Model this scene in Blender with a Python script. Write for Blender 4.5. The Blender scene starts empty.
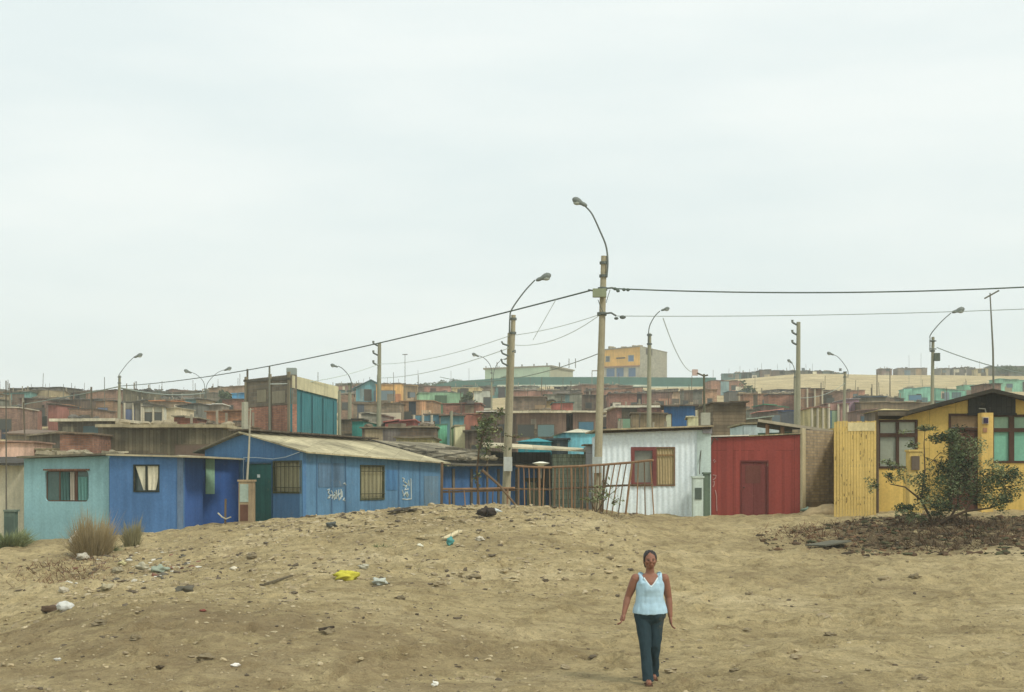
import bpy, math, random, colorsys
import numpy as np
from mathutils import Vector, noise as mnoise
R = random.Random(7)
F = 1407.0; HZ = 480.0; CZ = 2.5          # focal length in pixels, horizon row, eye height
sc = bpy.context.scene
COL = sc.collection

# ------------------------------------------------------------------ placing
def W(sx, D): return ((sx-512.0)*D/F, D)
def Z(sy, D): return CZ+(HZ-sy)*D/F
def P(sx, sy, D): return Vector(((sx-512.0)*D/F, D, Z(sy, D)))

# ------------------------------------------------------------------ objects
def tag(o, label=None, cat=None, group=None, kind=None):
    if label: o['label'] = label
    if cat: o['category'] = cat
    if group: o['group'] = group
    if kind: o['kind'] = kind
    return o
def empty(name, loc, label, cat, group=None):
    o = bpy.data.objects.new(name, None); COL.objects.link(o); o.location = loc
    o.empty_display_size = 0.2
    return tag(o, label, cat, group)
def rootloc(o):
    while o.parent: o = o.parent
    return Vector(o.location)

class MB:
    def __init__(s): s.v = []; s.f = []
    def hexa(s, p):                         # 8 corners, bottom ring then top ring
        b = len(s.v); s.v += [tuple(q) for q in p]
        for q in ((0,3,2,1),(4,5,6,7),(0,1,5,4),(1,2,6,5),(2,3,7,6),(3,0,4,7)): s.f.append(tuple(b+i for i in q))
        return s
    def box(s, c, size, yaw=0.0, pitch=0.0, roll=0.0):
        hx, hy, hz = size[0]/2, size[1]/2, size[2]/2
        from mathutils import Euler
        m = Euler((pitch, roll, yaw)).to_matrix(); c = Vector(c)
        pts = [m@Vector(q)+c for q in ((-hx,-hy,-hz),(hx,-hy,-hz),(hx,hy,-hz),(-hx,hy,-hz),(-hx,-hy,hz),(hx,-hy,hz),(hx,hy,hz),(-hx,hy,hz))]
        return s.hexa(pts)
    def tube(s, pts, r, n=8, cap=True):
        pts = [Vector(p) for p in pts]; N = len(pts)
        rs = r if isinstance(r, (list, tuple)) else [r]*N
        b = len(s.v); up0 = None
        for i, p in enumerate(pts):
            t = (pts[min(i+1, N-1)]-pts[max(i-1, 0)]).normalized()
            if up0 is None: up0 = Vector((0,0,1)) if abs(t.z) < .9 else Vector((1,0,0))
            a = t.cross(up0)
            if a.length < 1e-4: a = t.cross(Vector((0,1,0)))
            a.normalize(); c = a.cross(t).normalized(); up0 = c if abs(t.dot(c)) < .9 else up0
            ri = rs[i]; rx, ry = ri if isinstance(ri, tuple) else (ri, ri)
            for k in range(n):
                an = 2*math.pi*k/n
                s.v.append(tuple(p+a*math.cos(an)*rx+c*math.sin(an)*ry))
        for i in range(N-1):
            for k in range(n):
                s.f.append((b+i*n+k, b+i*n+(k+1)%n, b+(i+1)*n+(k+1)%n, b+(i+1)*n+k))
        if cap:
            s.f.append(tuple(b+k for k in range(n))[::-1]); s.f.append(tuple(b+(N-1)*n+k for k in range(n)))
        return s
    def ell(s, c, r, nu=12, nv=8, rough=0.0, seed=0):
        b = len(s.v); c = Vector(c)
        for j in range(nv+1):
            th = math.pi*j/nv
            for i in range(nu):
                ph = 2*math.pi*i/nu
                d = Vector((math.sin(th)*math.cos(ph), math.sin(th)*math.sin(ph), math.cos(th)))
                k = 1+(rough*mnoise.noise(d*1.7+Vector((seed*7.3, seed*1.9, seed))) if rough else 0)
                s.v.append((c.x+d.x*r[0]*k, c.y+d.y*r[1]*k, c.z+d.z*r[2]*k))
        for j in range(nv):
            for i in range(nu):
                s.f.append((b+j*nu+i, b+j*nu+(i+1)%nu, b+(j+1)*nu+(i+1)%nu, b+(j+1)*nu+i))
        return s
    def sheet(s, grid):                      # grid[i][j] of points
        b = len(s.v); n = len(grid[0])
        for row in grid: s.v += [tuple(p) for p in row]
        for i in range(len(grid)-1):
            for j in range(n-1): s.f.append((b+i*n+j, b+i*n+j+1, b+(i+1)*n+j+1, b+(i+1)*n+j))
        return s
    def build(s, name, mat, parent=None, origin=None, smooth=False, uv=True):
        off = rootloc(parent) if parent else Vector(origin if origin is not None else (0,0,0))
        me = bpy.data.meshes.new(name)
        vv = np.array(s.v, dtype=np.float64)
        me.from_pydata((vv-np.array(off)).tolist(), [], s.f)
        me.update()
        if uv and len(s.f) < 60000:
            ul = me.uv_layers.new(name='UVMap')
            nl = len(me.loops); li = np.empty(nl, dtype=np.int32); me.loops.foreach_get('vertex_index', li)
            co = vv[li]
            nf = len(me.polygons); nn = np.empty(nf*3); me.polygons.foreach_get('normal', nn); nn = nn.reshape(-1,3)
            tot = np.empty(nf, dtype=np.int32); me.polygons.foreach_get('loop_total', tot)
            nn = np.repeat(nn, tot, axis=0)
            flat = np.abs(nn[:,2]) > .75
            h = np.hypot(nn[:,0], nn[:,1])+1e-9
            u = (-nn[:,1]*co[:,0]+nn[:,0]*co[:,1])/h
            # keep the wall coordinate coherent on slightly turned faces
            U = np.where(flat, co[:,0], u); V = np.where(flat, co[:,1], co[:,2])
            ul.data.foreach_set('uv', np.stack([U, V], 1).astype(np.float32).ravel())
        if mat: me.materials.append(mat)
        if smooth: me.polygons.foreach_set('use_smooth', [True]*len(me.polygons))
        o = bpy.data.objects.new(name, me); COL.objects.link(o)
        if parent: o.parent = parent
        else: o.location = off
        return o

# ------------------------------------------------------------------ materials
def lin(c):
    c /= 255.0
    return c/12.92 if c <= .04045 else ((c+.055)/1.055)**2.4
GAIN = 1.26; SAT = .94
def col(r, g, b, k=None):
    k = GAIN if k is None else k
    l_ = .3*r+.59*g+.11*b; r, g, b = (l_+(v-l_)*SAT for v in (r, g, b))
    return (min(lin(r)*k, .9), min(lin(g)*k, .9), min(lin(b)*k, .9), 1)
_M = {}
def mat(rgb, kind='plaster', rough=.9, dirt=.35, spec=.15):
    key = (rgb, kind, rough, dirt)
    if key in _M: return _M[key]
    m = bpy.data.materials.new('%s_%d_%d_%d' % ((kind,)+tuple(int(x) for x in rgb))); m.use_nodes = True
    nt = m.node_tree; N = nt.nodes; L = nt.links; bs = N['Principled BSDF']
    bs.inputs['Roughness'].default_value = rough
    bs.inputs['Specular IOR Level'].default_value = spec
    c = col(*rgb)
    geo = N.new('ShaderNodeNewGeometry'); uv = N.new('ShaderNodeUVMap')
    def noise(scale, detail=4, vec=None, sc3=None, rgh=.6):
        n = N.new('ShaderNodeTexNoise'); n.inputs['Scale'].default_value = scale; n.inputs['Detail'].default_value = detail
        n.inputs['Roughness'].default_value = rgh
        src = vec or geo.outputs['Position']
        if sc3:
            mp = N.new('ShaderNodeMapping'); mp.inputs['Scale'].default_value = sc3; L.new(src, mp.inputs['Vector']); src = mp.outputs[0]
        L.new(src, n.inputs['Vector']); return n.outputs['Fac']
    def ramp(fac, stops):
        r = N.new('ShaderNodeValToRGB'); L.new(fac, r.inputs[0]); e = r.color_ramp.elements
        while len(e) < len(stops): e.new(.5)
        for q, (p, cc) in zip(e, stops): q.position = p; q.color = cc if len(cc) == 4 else (*cc, 1)
        return r.outputs[0]
    def mix(fac, a, b, mode='MIX'):
        x = N.new('ShaderNodeMix'); x.data_type = 'RGBA'; x.blend_type = mode
        if isinstance(fac, float): x.inputs[0].default_value = fac
        else: L.new(fac, x.inputs[0])
        for i, q in ((6, a), (7, b)):
            if isinstance(q, tuple): x.inputs[i].default_value = q
            else: L.new(q, x.inputs[i])
        return x.outputs[2]
    def g(v): return (v, v, v, 1)
    base = c; hgt = None
    if kind == 'brick' or kind == 'block':
        br = N.new('ShaderNodeTexBrick'); L.new(uv.outputs[0], br.inputs['Vector'])
        br.inputs['Scale'].default_value = 1.0
        w_, h_ = ((.26, .10) if kind == 'brick' else (.42, .21))
        br.inputs['Brick Width'].default_value = w_; br.inputs['Row Height'].default_value = h_
        br.inputs['Mortar Size'].default_value = .011 if kind == 'brick' else .014
        br.inputs['Color1'].default_value = tuple(x*.78 for x in c[:3])+(1,); br.inputs['Color2'].default_value = tuple(min(x*1.2, .9) for x in c[:3])+(1,)
        mm = tuple(.45*x+.11 for x in c[:3])+(1,)
        br.inputs['Mortar'].default_value = mm
        base = br.outputs['Color']; hgt = br.outputs['Fac']
    elif kind in ('plank', 'sheet', 'lap'):
        br = N.new('ShaderNodeTexBrick'); sw = N.new('ShaderNodeMapping')
        if kind != 'lap': sw.inputs['Rotation'].default_value = (0, 0, math.pi/2)
        L.new(uv.outputs[0], sw.inputs['Vector']); L.new(sw.outputs[0], br.inputs['Vector'])
        br.inputs['Scale'].default_value = 1; br.offset = .37
        br.inputs['Brick Width'].default_value = 2.4 if kind != 'sheet' else 3.5
        br.inputs['Row Height'].default_value = .16 if kind != 'sheet' else .82
        br.inputs['Mortar Size'].default_value = .008 if kind != 'sheet' else .006
        lo, hi = (.7, 1.2) if kind != 'sheet' else (.86, 1.1)
        br.inputs['Color1'].default_value = tuple(x*lo for x in c[:3])+(1,); br.inputs['Color2'].default_value = tuple(min(x*hi, .9) for x in c[:3])+(1,)
        br.inputs['Mortar'].default_value = tuple(x*.45 for x in c[:3])+(1,)
        base = br.outputs['Color']; hgt = br.outputs['Fac']
    # broad fading, vertical streaks, fine grain
    n1 = noise(.55, 5); base = mix(1.0, base, ramp(n1, [(.28, g(1-dirt*.75)), (.72, g(1+dirt*.35))]), 'MULTIPLY')
    n2 = noise(1.0, 5, sc3=(5.5, 5.5, .45)); base = mix(1.0, base, ramp(n2, [(.3, g(1-dirt*.55)), (.62, g(1.04))]), 'MULTIPLY')
    n3 = noise(14, 3); base = mix(1.0, base, ramp(n3, [(.3, g(.9)), (.7, g(1.07))]), 'MULTIPLY')
    if dirt > .1 and kind not in ('leaf', 'cloth', 'metal'):
        n4 = noise(2.6, 6, rgh=.75)
        sand = col(150, 135, 105, 1.0)
        base = mix(ramp(n4, [(.60, g(0)), (.74, g(min(dirt*1.1, .6)))]), base, sand)
    L.new(base, bs.inputs['Base Color'])
    bp = N.new('ShaderNodeBump'); bp.inputs['Strength'].default_value = .35; bp.inputs['Distance'].default_value = .012
    if hgt is not None:
        inv = N.new('ShaderNodeMath'); inv.operation = 'MULTIPLY_ADD'; L.new(hgt, inv.inputs[0]); inv.inputs[1].default_value = -1.0; L.new(n3, inv.inputs[2]); L.new(inv.outputs[0], bp.inputs['Height'])
    else: L.new(n3, bp.inputs['Height'])
    L.new(bp.outputs[0], bs.inputs['Normal'])
    if kind == 'metal': bs.inputs['Metallic'].default_value = .3
    _M[key] = m; return m

def glass_mat(rgb=(50, 58, 55)):
    key = ('glass', rgb)
    if key in _M: return _M[key]
    m = mat(rgb, 'pane', .18, .12, .5); _M[key] = m; return m

# ------------------------------------------------------------------ terrain
SXC = [-400, 0, 100, 200, 300, 400, 500, 600, 700, 800, 900, 1024, 1400]
def zz(D, *ys): return [Z(y, D) for y in ys]
TR = {}
for D_, z_ in ((-60, -.4), (0, -.35), (8, -.3), (13, -.1), (17.2, 0.0)): TR[D_] = [z_]*13
TR[19.5] = [.05, .02, .34, .4, .4, .32, .14, .05, .06, .06, .06, .06, .06]
TR[22] = [.0, .0, .56, .64, .68, .52, .22, .1, .12, .13, .14, .15, .15]
TR[25.5] = [-.1, -.18, .3, .46, .52, .46, .36, .25, .24, .26, .26, .26, .25]
TR[32] = [.0]+zz(32, 592, 581, 572, 560, 553, 550, 555, 562, 563, 561, 560)+[.65]
TR[38] = [.3]+zz(38, 560, 557, 545, 530, 520, 515, 521, 538, 539, 531, 530)+[1.1]
TR[42] = [.45]+zz(42, 548, 541, 529, 519, 509, 505, 511, 524, 520, 513, 513)+[1.5]
TR[46] = [.5]+zz(46, 541, 536, 526, 521, 513, 508, 513, 518, 514, 510, 510)+[1.5]
TR[50] = [.7]+zz(50, 537, 533, 526, 521, 517, 512, 513, 515.5, 514, 509, 509)+[1.5]
TR[60] = [1.5]*13
TR[70] = [2.3]*13
for D_ in (80, 110, 150, 200): TR[D_] = [1.52+.08*(D_-60)]*13
TR[230] = [14.2, 14.2, 14.2, 14.2, 14.5]+[15.1]*8
TR[265] = [16, 16, 16, 16, 16.5, 17.6, 19, 19, 19.2, 19.6, 19.4, 19, 18.5]
TR[300] = [18.3, 18.3, 18.3, 18.3, 19, 21, 22.4, 22.4, 22.6, 23.5, 23.2, 22.7, 22.5]
TR[335] = [20.2, 20.2, 20.2, 20.3, 21.2, 23.0, 23.6, 23.6, 25.6, 28.0, 27.6, 27.0, 27.0]
TR[350] = [21, 21, 21, 21.2, 22.2, 23.6, 24, 24, 26, 28.6, 28.2, 27.6, 27.5]
TR[450] = [26.8, 27.2, 26.2, 26.6, 27.6, 26.5, 25, 25, 26, 28, 29, 29, 29]
TR[520] = [28, 28, 27.5, 27, 27, 26, 25, 25, 26, 28, 29, 29, 29]
TR[700] = [20]*13
TR[1500] = [5]*13
TR[4000] = [0]*13
_ds = sorted(TR)
def _tt(D):
    D = np.asarray(D, float)
    return np.where(D < 10, D/10.0, 1+np.log(np.maximum(D, 10)/10.0)*6)
_T = np.linspace(float(_tt(-60.)), float(_tt(4000.)), 900); _S = np.linspace(-400, 1400, 361)
_rows = np.array([np.interp(_S, SXC, TR[d]) for d in _ds]); _td = _tt(np.array(_ds, float))
_G = np.array([np.interp(_T, _td, _rows[:, j]) for j in range(len(_S))]).T
def _blur(a, ax, k):
    ker = np.hanning(2*k+3)[1:-1]; ker /= ker.sum(); pad = [(0,0),(0,0)]; pad[ax] = (k, k)
    b = np.pad(a, pad, mode='edge')
    return np.apply_along_axis(lambda r: np.convolve(r, ker, 'valid'), ax, b)
_G = _blur(_blur(_G, 0, 5), 1, 9)
def _hash(ix, iy, s):
    h = (ix.astype(np.int64)*374761393+iy.astype(np.int64)*668265263+s*1442695041) & 0xffffffff
    h = ((h ^ (h >> 13))*1274126177) & 0xffffffff
    return ((h ^ (h >> 16)) & 0xffffff)/float(0xffffff)
def vnoise(x, y, s=0):
    ix = np.floor(x); iy = np.floor(y); fx = x-ix; fy = y-iy; fx = fx*fx*(3-2*fx); fy = fy*fy*(3-2*fy)
    a = _hash(ix, iy, s); b = _hash(ix+1, iy, s); c = _hash(ix, iy+1, s); d = _hash(ix+1, iy+1, s)
    return (a*(1-fx)+b*fx)*(1-fy)+(c*(1-fx)+d*fx)*fy-.5
def terr(x, y, fine=True):
    x = np.asarray(x, float); y = np.asarray(y, float)
    D = np.maximum(y, 6.0); sx = np.clip(x/D*F+512, -400, 1400-1e-3)
    t = np.clip(_tt(np.clip(y, -60, 3999)), _T[0], _T[-1]-1e-6)
    ti = (t-_T[0])/(_T[1]-_T[0]); si = (sx+400)/(_S[1]-_S[0])
    a = np.floor(ti).astype(int).clip(0, len(_T)-2); b = np.floor(si).astype(int).clip(0, len(_S)-2); fa = ti-a; fb = si-b
    z = (_G[a, b]*(1-fa)+_G[a+1, b]*fa)*(1-fb)+(_G[a, b+1]*(1-fa)+_G[a+1, b+1]*fa)*fb
    if fine:
        near = np.clip((75-y)/20, 0, 1)
        rub = np.clip((y-22)/7, .5, 1)*near
        xr = x*.8+y*.6; yr = -x*.6+y*.8
        z = z+.16*vnoise(x/3.7, y/3.7, 1)*near*np.clip((44-y)/4, .15, 1)+.10*vnoise(xr/1.3, yr/.8, 2)*rub+.11*vnoise(xr/.6, yr/.45, 3)*rub+.085*vnoise(x/.3, y/.27, 4)*rub+.05*vnoise(x/.16, y/.15, 8)*rub
        fold = vnoise(xr/5.5+11, yr/1.5, 9)
        z = z+.20*(.25-np.abs(fold))*np.clip((44-y)/5, 0, 1)*np.clip((y-14)/4, 0, 1)
        z = z+(1-near)*(1.0*vnoise(x/31, y/31, 5)+.5*vnoise(x/11, y/11, 6))*np.clip((y-60)/60, 0, 1)
    return z
def tz(x, y): return float(terr(np.array([x]), np.array([y]))[0])
def gp(sx, D):                                  # a point standing on the ground
    x, y = W(sx, D); return Vector((x, y, tz(x, y)))
# ------------------------------------------------------------------ walls with openings
class Wall:
    def __init__(s, a, b):                  # a, b = (sx, D): ends of the wall, left to right
        s.p0 = Vector((*W(*a), 0)); s.p1 = Vector((*W(*b), 0))
        d = s.p1-s.p0; s.L = d.length; s.t = d/s.L; s.n = Vector((s.t.y, -s.t.x, 0))
    def u(s, sx):                            # where the sight line of column sx meets the wall
        k = (sx-512)/F
        return (k*s.p0.y-s.p0.x)/(s.t.x-k*s.t.y)
    def D(s, sx): return s.p0.y+s.t.y*s.u(sx)
    def px(s, x0, x1, y0, y1):               # picture rectangle -> u0,u1,z0,z1 on the wall
        return (s.u(x0), s.u(x1), Z(y1, s.D((x0+x1)/2)), Z(y0, s.D((x0+x1)/2)))
    def pt(s, u, z, n=0.0):
        q = s.p0+s.t*u+s.n*n; return Vector((q.x, q.y, z))
    def box(s, mb, u0, u1, z0, z1, n0, n1):
        return mb.hexa([s.pt(u0,z0,n1), s.pt(u1,z0,n1), s.pt(u1,z0,n0), s.pt(u0,z0,n0), s.pt(u0,z1,n1), s.pt(u1,z1,n1), s.pt(u1,z1,n0), s.pt(u0,z1,n0)])
    def mesh(s, mb, zb, top, holes=(), th=.12, corr=None):   # top: function of u
        us = {0.0, s.L}
        for h in holes: us |= {h[0], h[1]}
        if corr:
            n = int(s.L/corr[1]*6); us |= {s.L*i/n for i in range(n+1)}
        else: us |= {s.L*i/12 for i in range(13)}
        us = sorted(us)
        sd = s.p0.x*3.1; top0 = top
        wob = lambda u: .006*mnoise.noise(Vector((u*1.3, sd, 0)))
        off = (lambda u: corr[0]*math.cos(2*math.pi*u/corr[1])+wob(u)) if corr else (lambda u: 0.0)
        top = lambda u: top0(u)-.035*abs(mnoise.noise(Vector((u*1.1, sd, 5))))
        def quad(*p):
            b = len(mb.v); mb.v.extend(tuple(q) for q in p); mb.f.append((b, b+1, b+2, b+3))
        for a, b in zip(us, us[1:]):
            if b-a < 1e-6: continue
            m = (a+b)/2; iv = [(None, None)]
            hs = sorted([h for h in holes if h[0] < m < h[1]], key=lambda h: h[2])
            segs = []; lo = None
            for h in hs: segs.append((lo, h[2])); lo = h[3]
            segs.append((lo, None))
            for l, t in segs:
                la, lb = (zb, zb) if l is None else (l, l)
                ta, tb = (top(a), top(b)) if t is None else (t, t)
                quad(s.pt(a, la, off(a)), s.pt(b, lb, off(b)), s.pt(b, tb, off(b)), s.pt(a, ta, off(a)))
                quad(s.pt(b, lb, -th), s.pt(a, la, -th), s.pt(a, ta, -th), s.pt(b, tb, -th))
            quad(s.pt(a, top(a), off(a)), s.pt(b, top(b), off(b)), s.pt(b, top(b), -th), s.pt(a, top(a), -th))
        for h in holes:
            u0, u1, z0, z1 = h
            quad(s.pt(u0,z0,0), s.pt(u0,z1,0), s.pt(u0,z1,-th), s.pt(u0,z0,-th)); quad(s.pt(u1,z0,-th), s.pt(u1,z1,-th), s.pt(u1,z1,0), s.pt(u1,z0,0))
            quad(s.pt(u0,z0,-th), s.pt(u1,z0,-th), s.pt(u1,z0,0), s.pt(u0,z0,0)); quad(s.pt(u0,z1,0), s.pt(u1,z1,0), s.pt(u1,z1,-th), s.pt(u0,z1,-th))
        for uu in (0.0, s.L):
            quad(s.pt(uu,zb,off(uu)), s.pt(uu,zb,-th), s.pt(uu,top(uu),-th), s.pt(uu,top(uu),off(uu)))
        return mb
def lt(a, b, L): return lambda u: a+(b-a)*u/L
def frame(wl, h, w, n0, n1, mb=None):
    mb = mb or MB(); u0, u1, z0, z1 = h
    wl.box(mb, u0-.002, u1+.002, z0, z0+w, n0, n1); wl.box(mb, u0-.002, u1+.002, z1-w, z1, n0, n1)
    wl.box(mb, u0, u0+w, z0+w, z1-w, n0, n1); wl.box(mb, u1-w, u1, z0+w, z1-w, n0, n1); return mb
def drape(wl, u0, u1, z0, z1, n=-.06, folds=5, amp=.02, shape=None):
    g = []
    for j in range(9):
        row = []
        for i in range(25):
            f = i/24; v = j/8; u = u0+(u1-u0)*f
            if shape: u = shape(u0, u1, f, v)
            row.append(wl.pt(u, z0+(z1-z0)*v, n+amp*math.sin(f*folds*2*math.pi+v)))
        g.append(row)
    return MB().sheet(g)
def slab(pts, th=.06):                       # roof sheet from four corners (top), thickened downwards
    q = [Vector(p) for p in pts]; d = Vector((0, 0, -th))
    return MB().hexa([p+d for p in q]+q)
def box_room(root, wl, depth, zb, zt, m, th=.12, back=True, left=True, right=True):
    """side and back walls behind a front wall"""
    mb = MB(); n = -depth
    if left: wl.box(mb, 0.003, th, zb, zt[0]-.004, -depth+.1, -th-.003)
    if right: wl.box(mb, wl.L-th, wl.L-.003, zb, zt[1]-.004, -depth+.1, -th-.003)
    if back: wl.box(mb, 0.003, wl.L-.003, zb, min(zt)-.004, -depth, -depth+.1-.003)
    return mb

dark = mat((58, 50, 42), 'plaster'); timber = mat((112, 96, 74), 'plank'); rust = mat((138, 92, 66), 'plaster', dirt=.5)
inside = mat((62, 62, 54), 'plaster', dirt=.1)

def roof_clutter(parent, x0, x1, y0, y1, z, n, seed, big=.35):
    r = random.Random(seed); mb = MB()
    for i in range(n):
        x = r.uniform(x0, x1); y = r.uniform(y0, y1); s = r.uniform(.08, big)
        if r.random() < .5: mb.box((x, y, z+s*.2), (s*1.6, s, s*.4), yaw=r.uniform(0, 3), pitch=r.uniform(-.2, .2), roll=r.uniform(-.2, .2))
        else: mb.ell((x, y, z+s*.25), (s*.6, s*.5, s*.35), 8, 6, .5, i)
    tag(mb.build('rubble', mat((150, 140, 115), 'plaster', dirt=.6), parent), kind='stuff')

# ---- cream shed at the left edge
def near_houses():
    # cream shed
    w = Wall((-70, 47), (24.5, 46)); r = empty('plank_shed', w.pt(w.L/2, .3), 'cream plank shed with dark roof left of the turquoise house', 'shed')
    zt = Z(465, 46); w.mesh(MB(), 0, lt(zt, zt, w.L), corr=(.006, .2)).build('wall', mat((196, 188, 160), 'plaster', dirt=.3), r)
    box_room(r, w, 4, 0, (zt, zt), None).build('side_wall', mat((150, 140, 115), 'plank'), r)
    slab([w.pt(-.3, zt+.06, .5), w.pt(w.L+.05, zt+.06, .5), w.pt(w.L+.05, zt+.35, -4.3), w.pt(-.3, zt+.35, -4.3)]).build('roof', mat((74, 70, 62), 'plank'), r)
    # turquoise house
    w = Wall((24, 45.2), (109, 44.2)); zb = .2
    r = empty('turquoise_house', w.pt(w.L/2, tz(*W(66, 44.6))), 'turquoise house with a wide dark rounded window and rubble on its roof', 'house')
    h = w.px(45, 88.5, 470.5, 501.5); zt0 = Z(458.5, 45.2); zt1 = Z(455.5, 44.2)
    tq = mat((128, 167, 170), 'plaster', dirt=.22)
    w.mesh(MB(), zb, lt(zt0, zt1, w.L), [h]).build('wall', tq, r)
    box_room(r, w, 5, zb, (zt0, zt1), None).build('side_wall', tq, r)
    mb = MB(); u0, u1, z0, z1 = h; rr = .13        # rounded corners of the opening
    for (cu, cz, su, sz) in ((u0, z0, 1, 1), (u1, z0, -1, 1), (u0, z1, 1, -1), (u1, z1, -1, -1)):
        prev = None; mb = MB()
        for k in range(7):
            an = math.pi/2*k/6; pu = cu+su*rr*(1-math.cos(an)); pz = cz+sz*rr*(1-math.sin(an))
            if prev: mb.hexa([w.pt(cu,cz,-.1), w.pt(prev[0],prev[1],-.1), w.pt(pu,pz,-.1), w.pt(cu,cz,-.1), w.pt(cu,cz,.002), w.pt(prev[0],prev[1],.002), w.pt(pu,pz,.002), w.pt(cu,cz,.002)])
            prev = (pu, pz)
        mb.build('corner_panel', tq, r)
    fr = frame(w, (u0, u1, z0, z1), .035, -.11, -.07)
    w.box(fr, u0+(u1-u0)*.66, u0+(u1-u0)*.72, z0+.035, z1-.035, -.11, -.07); w.box(fr, u0+(u1-u0)*.3, u0+(u1-u0)*.33, z0+.035, z1-.035, -.11, -.07)
    fo = fr.build('window', mat((92, 66, 52), 'plaster'), r)
    mb = MB(); w.box(mb, u0+.035, u1-.035, z0+.035, z1-.035, -.1, -.09); mb.build('pane', glass_mat((60, 84, 78)), fo)
    drape(w, u0+(u1-u0)*.56, u0+(u1-u0)*.66, z0+.04, z1-.04, -.062, 2).build('curtain', mat((160, 152, 135), 'cloth'), fo)
    drape(w, u0+(u1-u0)*.34, u0+(u1-u0)*.54, z0+.04, z1-.06, -.064, 3).build('curtain', mat((62, 92, 86), 'cloth'), fo)
    drape(w, u0+(u1-u0)*.74, u0+(u1-u0)*.96, z0+.04, z1-.2, -.062, 3).build('curtain', mat((88, 132, 124), 'cloth'), fo)
    mb = MB(); w.box(mb, u0-.04, u1+.04, z1+.0, z1+.05, 0.003, .05); mb.build('lintel', mat((128, 90, 70), 'plank'), fo)
    ro = slab([w.pt(-.1, zt0+.07, .25), w.pt(w.L+.02, zt1+.07, .25), w.pt(w.L+.02, zt1+.04, -5.1), w.pt(-.1, zt0+.04, -5.1)]).build('roof', mat((116, 110, 90), 'plaster', dirt=.7), r)
    a = w.pt(0, 0, 0); b = w.pt(w.L, 0, 0); roof_clutter(r, a.x+.3, b.x-.2, a.y-.1, a.y+1.5, zt0+.1, 36, 3)
    tag(MB().tube([w.pt(-.2, -.3, .6), w.pt(-.22, Z(380, 44.4), .6)], [.03, .018], 6).build('antenna_mast', mat((96, 92, 80), 'plaster'), None, w.pt(-.2, tz(*W(18, 44.4)), .6)), 'thin bare mast standing between the cream shed and the turquoise house', 'mast')
    # meter box left
    q = gp(11, 44.5); rt = empty('utility_cabinet', q, 'grey green utility cabinet in front of the cream shed', 'cabinet')
    MB().box(q+Vector((0,0,.47)), (.34,.3,1.1)).build('body', mat((84, 100, 88), 'plaster'), rt)
    MB().box(q+Vector((.02,0,1.04)), (.4,.36,.06)).build('lid', mat((104, 116, 102), 'plaster'), rt)
    MB().box(q+Vector((0,-.157,.45)), (.26,.016,.8)).build('door', mat((74, 90, 80), 'plaster'), rt)
    # blue hut with white curtain
    w = Wall((109.5, 44), (183, 43.4)); zb = .2; zt0 = Z(455.5, 44); zt1 = Z(456.5, 43.4)
    blu = mat((74, 112, 156), 'plaster', dirt=.28); r = empty('blue_hut', w.pt(w.L/2, tz(*W(146, 44))), 'blue hut with a small square window and torn white curtain', 'hut')
    h = w.px(133.5, 159.5, 464.5, 492)
    w.mesh(MB(), zb, lt(zt0, zt1, w.L), [h], corr=(.004, .3)).build('wall', blu, r)
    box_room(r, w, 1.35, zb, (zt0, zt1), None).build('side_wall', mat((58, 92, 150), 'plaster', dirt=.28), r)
    u0, u1, z0, z1 = h
    fr = frame(w, h, .04, -.06, .02); w.box(fr, (u0+u1)/2-.03, (u0+u1)/2+.01, z0+.04, z1-.04, -.06, .02)
    fo = fr.build('window', mat((52, 58, 50), 'plaster'), r)
    mb = MB(); w.box(mb, u0+.04, u1-.04, z0+.04, z1-.04, -.11, -.1); mb.build('pane', glass_mat((70, 84, 82)), fo)
    um = (u0+u1)/2
    drape(w, u0+.05, um-.04, z0+.06, z1-.05, -.05, 1, .01, lambda a, b, f, v: a+(b-a)*(f*v+(1-v)*(.75+.25*f))).build('curtain', mat((206, 200, 172), 'cloth', dirt=.1), fo)
    drape(w, um+.02, u1-.05, z0+.06, z1-.05, -.05, 2, .015, lambda a, b, f, v: a+(b-a)*f*(1-.28*(1-v)**2)).build('curtain', mat((205, 198, 170), 'cloth', dirt=.1), fo)
    slab([w.pt(-.02, zt0+.05, .18), w.pt(w.L+.9, zt1-.0, .18), w.pt(w.L+.9, zt1-.02, -2.2), w.pt(-.02, zt0+.03, -2.2)], .05).build('roof', mat((170, 160, 130), 'plaster', dirt=.4), r)
    mb = MB(); w.box(mb, w.L-.18, w.L+.015, zb, zt1-.01, .004, .03); mb.build('corner_board', mat((98, 118, 140), 'plaster', dirt=.5), r)
    # dark blue annex
    w = Wall((183.5, 45.6), (246, 46.4)); zt0 = Z(457, 45.6); zt1 = Z(459.5, 46.4); nv = mat((50, 86, 146), 'plaster', dirt=.2)
    r = empty('blue_annex', w.pt(w.L/2, tz(*W(215, 46))), 'deep blue low annex with a pale green board between the hut and gabled house', 'annex')
    w.mesh(MB(), zb, lt(zt0, zt1, w.L), corr=(.004, .3)).build('wall', nv, r)
    box_room(r, w, 1.6, zb, (zt0, zt1), None).build('side_wall', nv, r)
    mb = MB(); u0, u1, z0, z1 = w.px(205.5, 214.5, 459, 494); w.box(mb, u0, u1, z0, z1, .012, .04); mb.build('board', mat((140, 178, 150), 'plaster', dirt=.3), r)
    slab([w.pt(-.2, zt0+.06, .35), w.pt(w.L-.1, zt1+.03, .35), w.pt(w.L-.1, zt1+.03, -1.6), w.pt(-.2, zt0+.05, -1.6)], .05).build('roof', mat((190, 184, 160), 'plaster', dirt=.4), r)
    # gabled blue house
    A = (205, 47.6); B = (303, 44.0); C_ = (441, 52.0)
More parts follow.
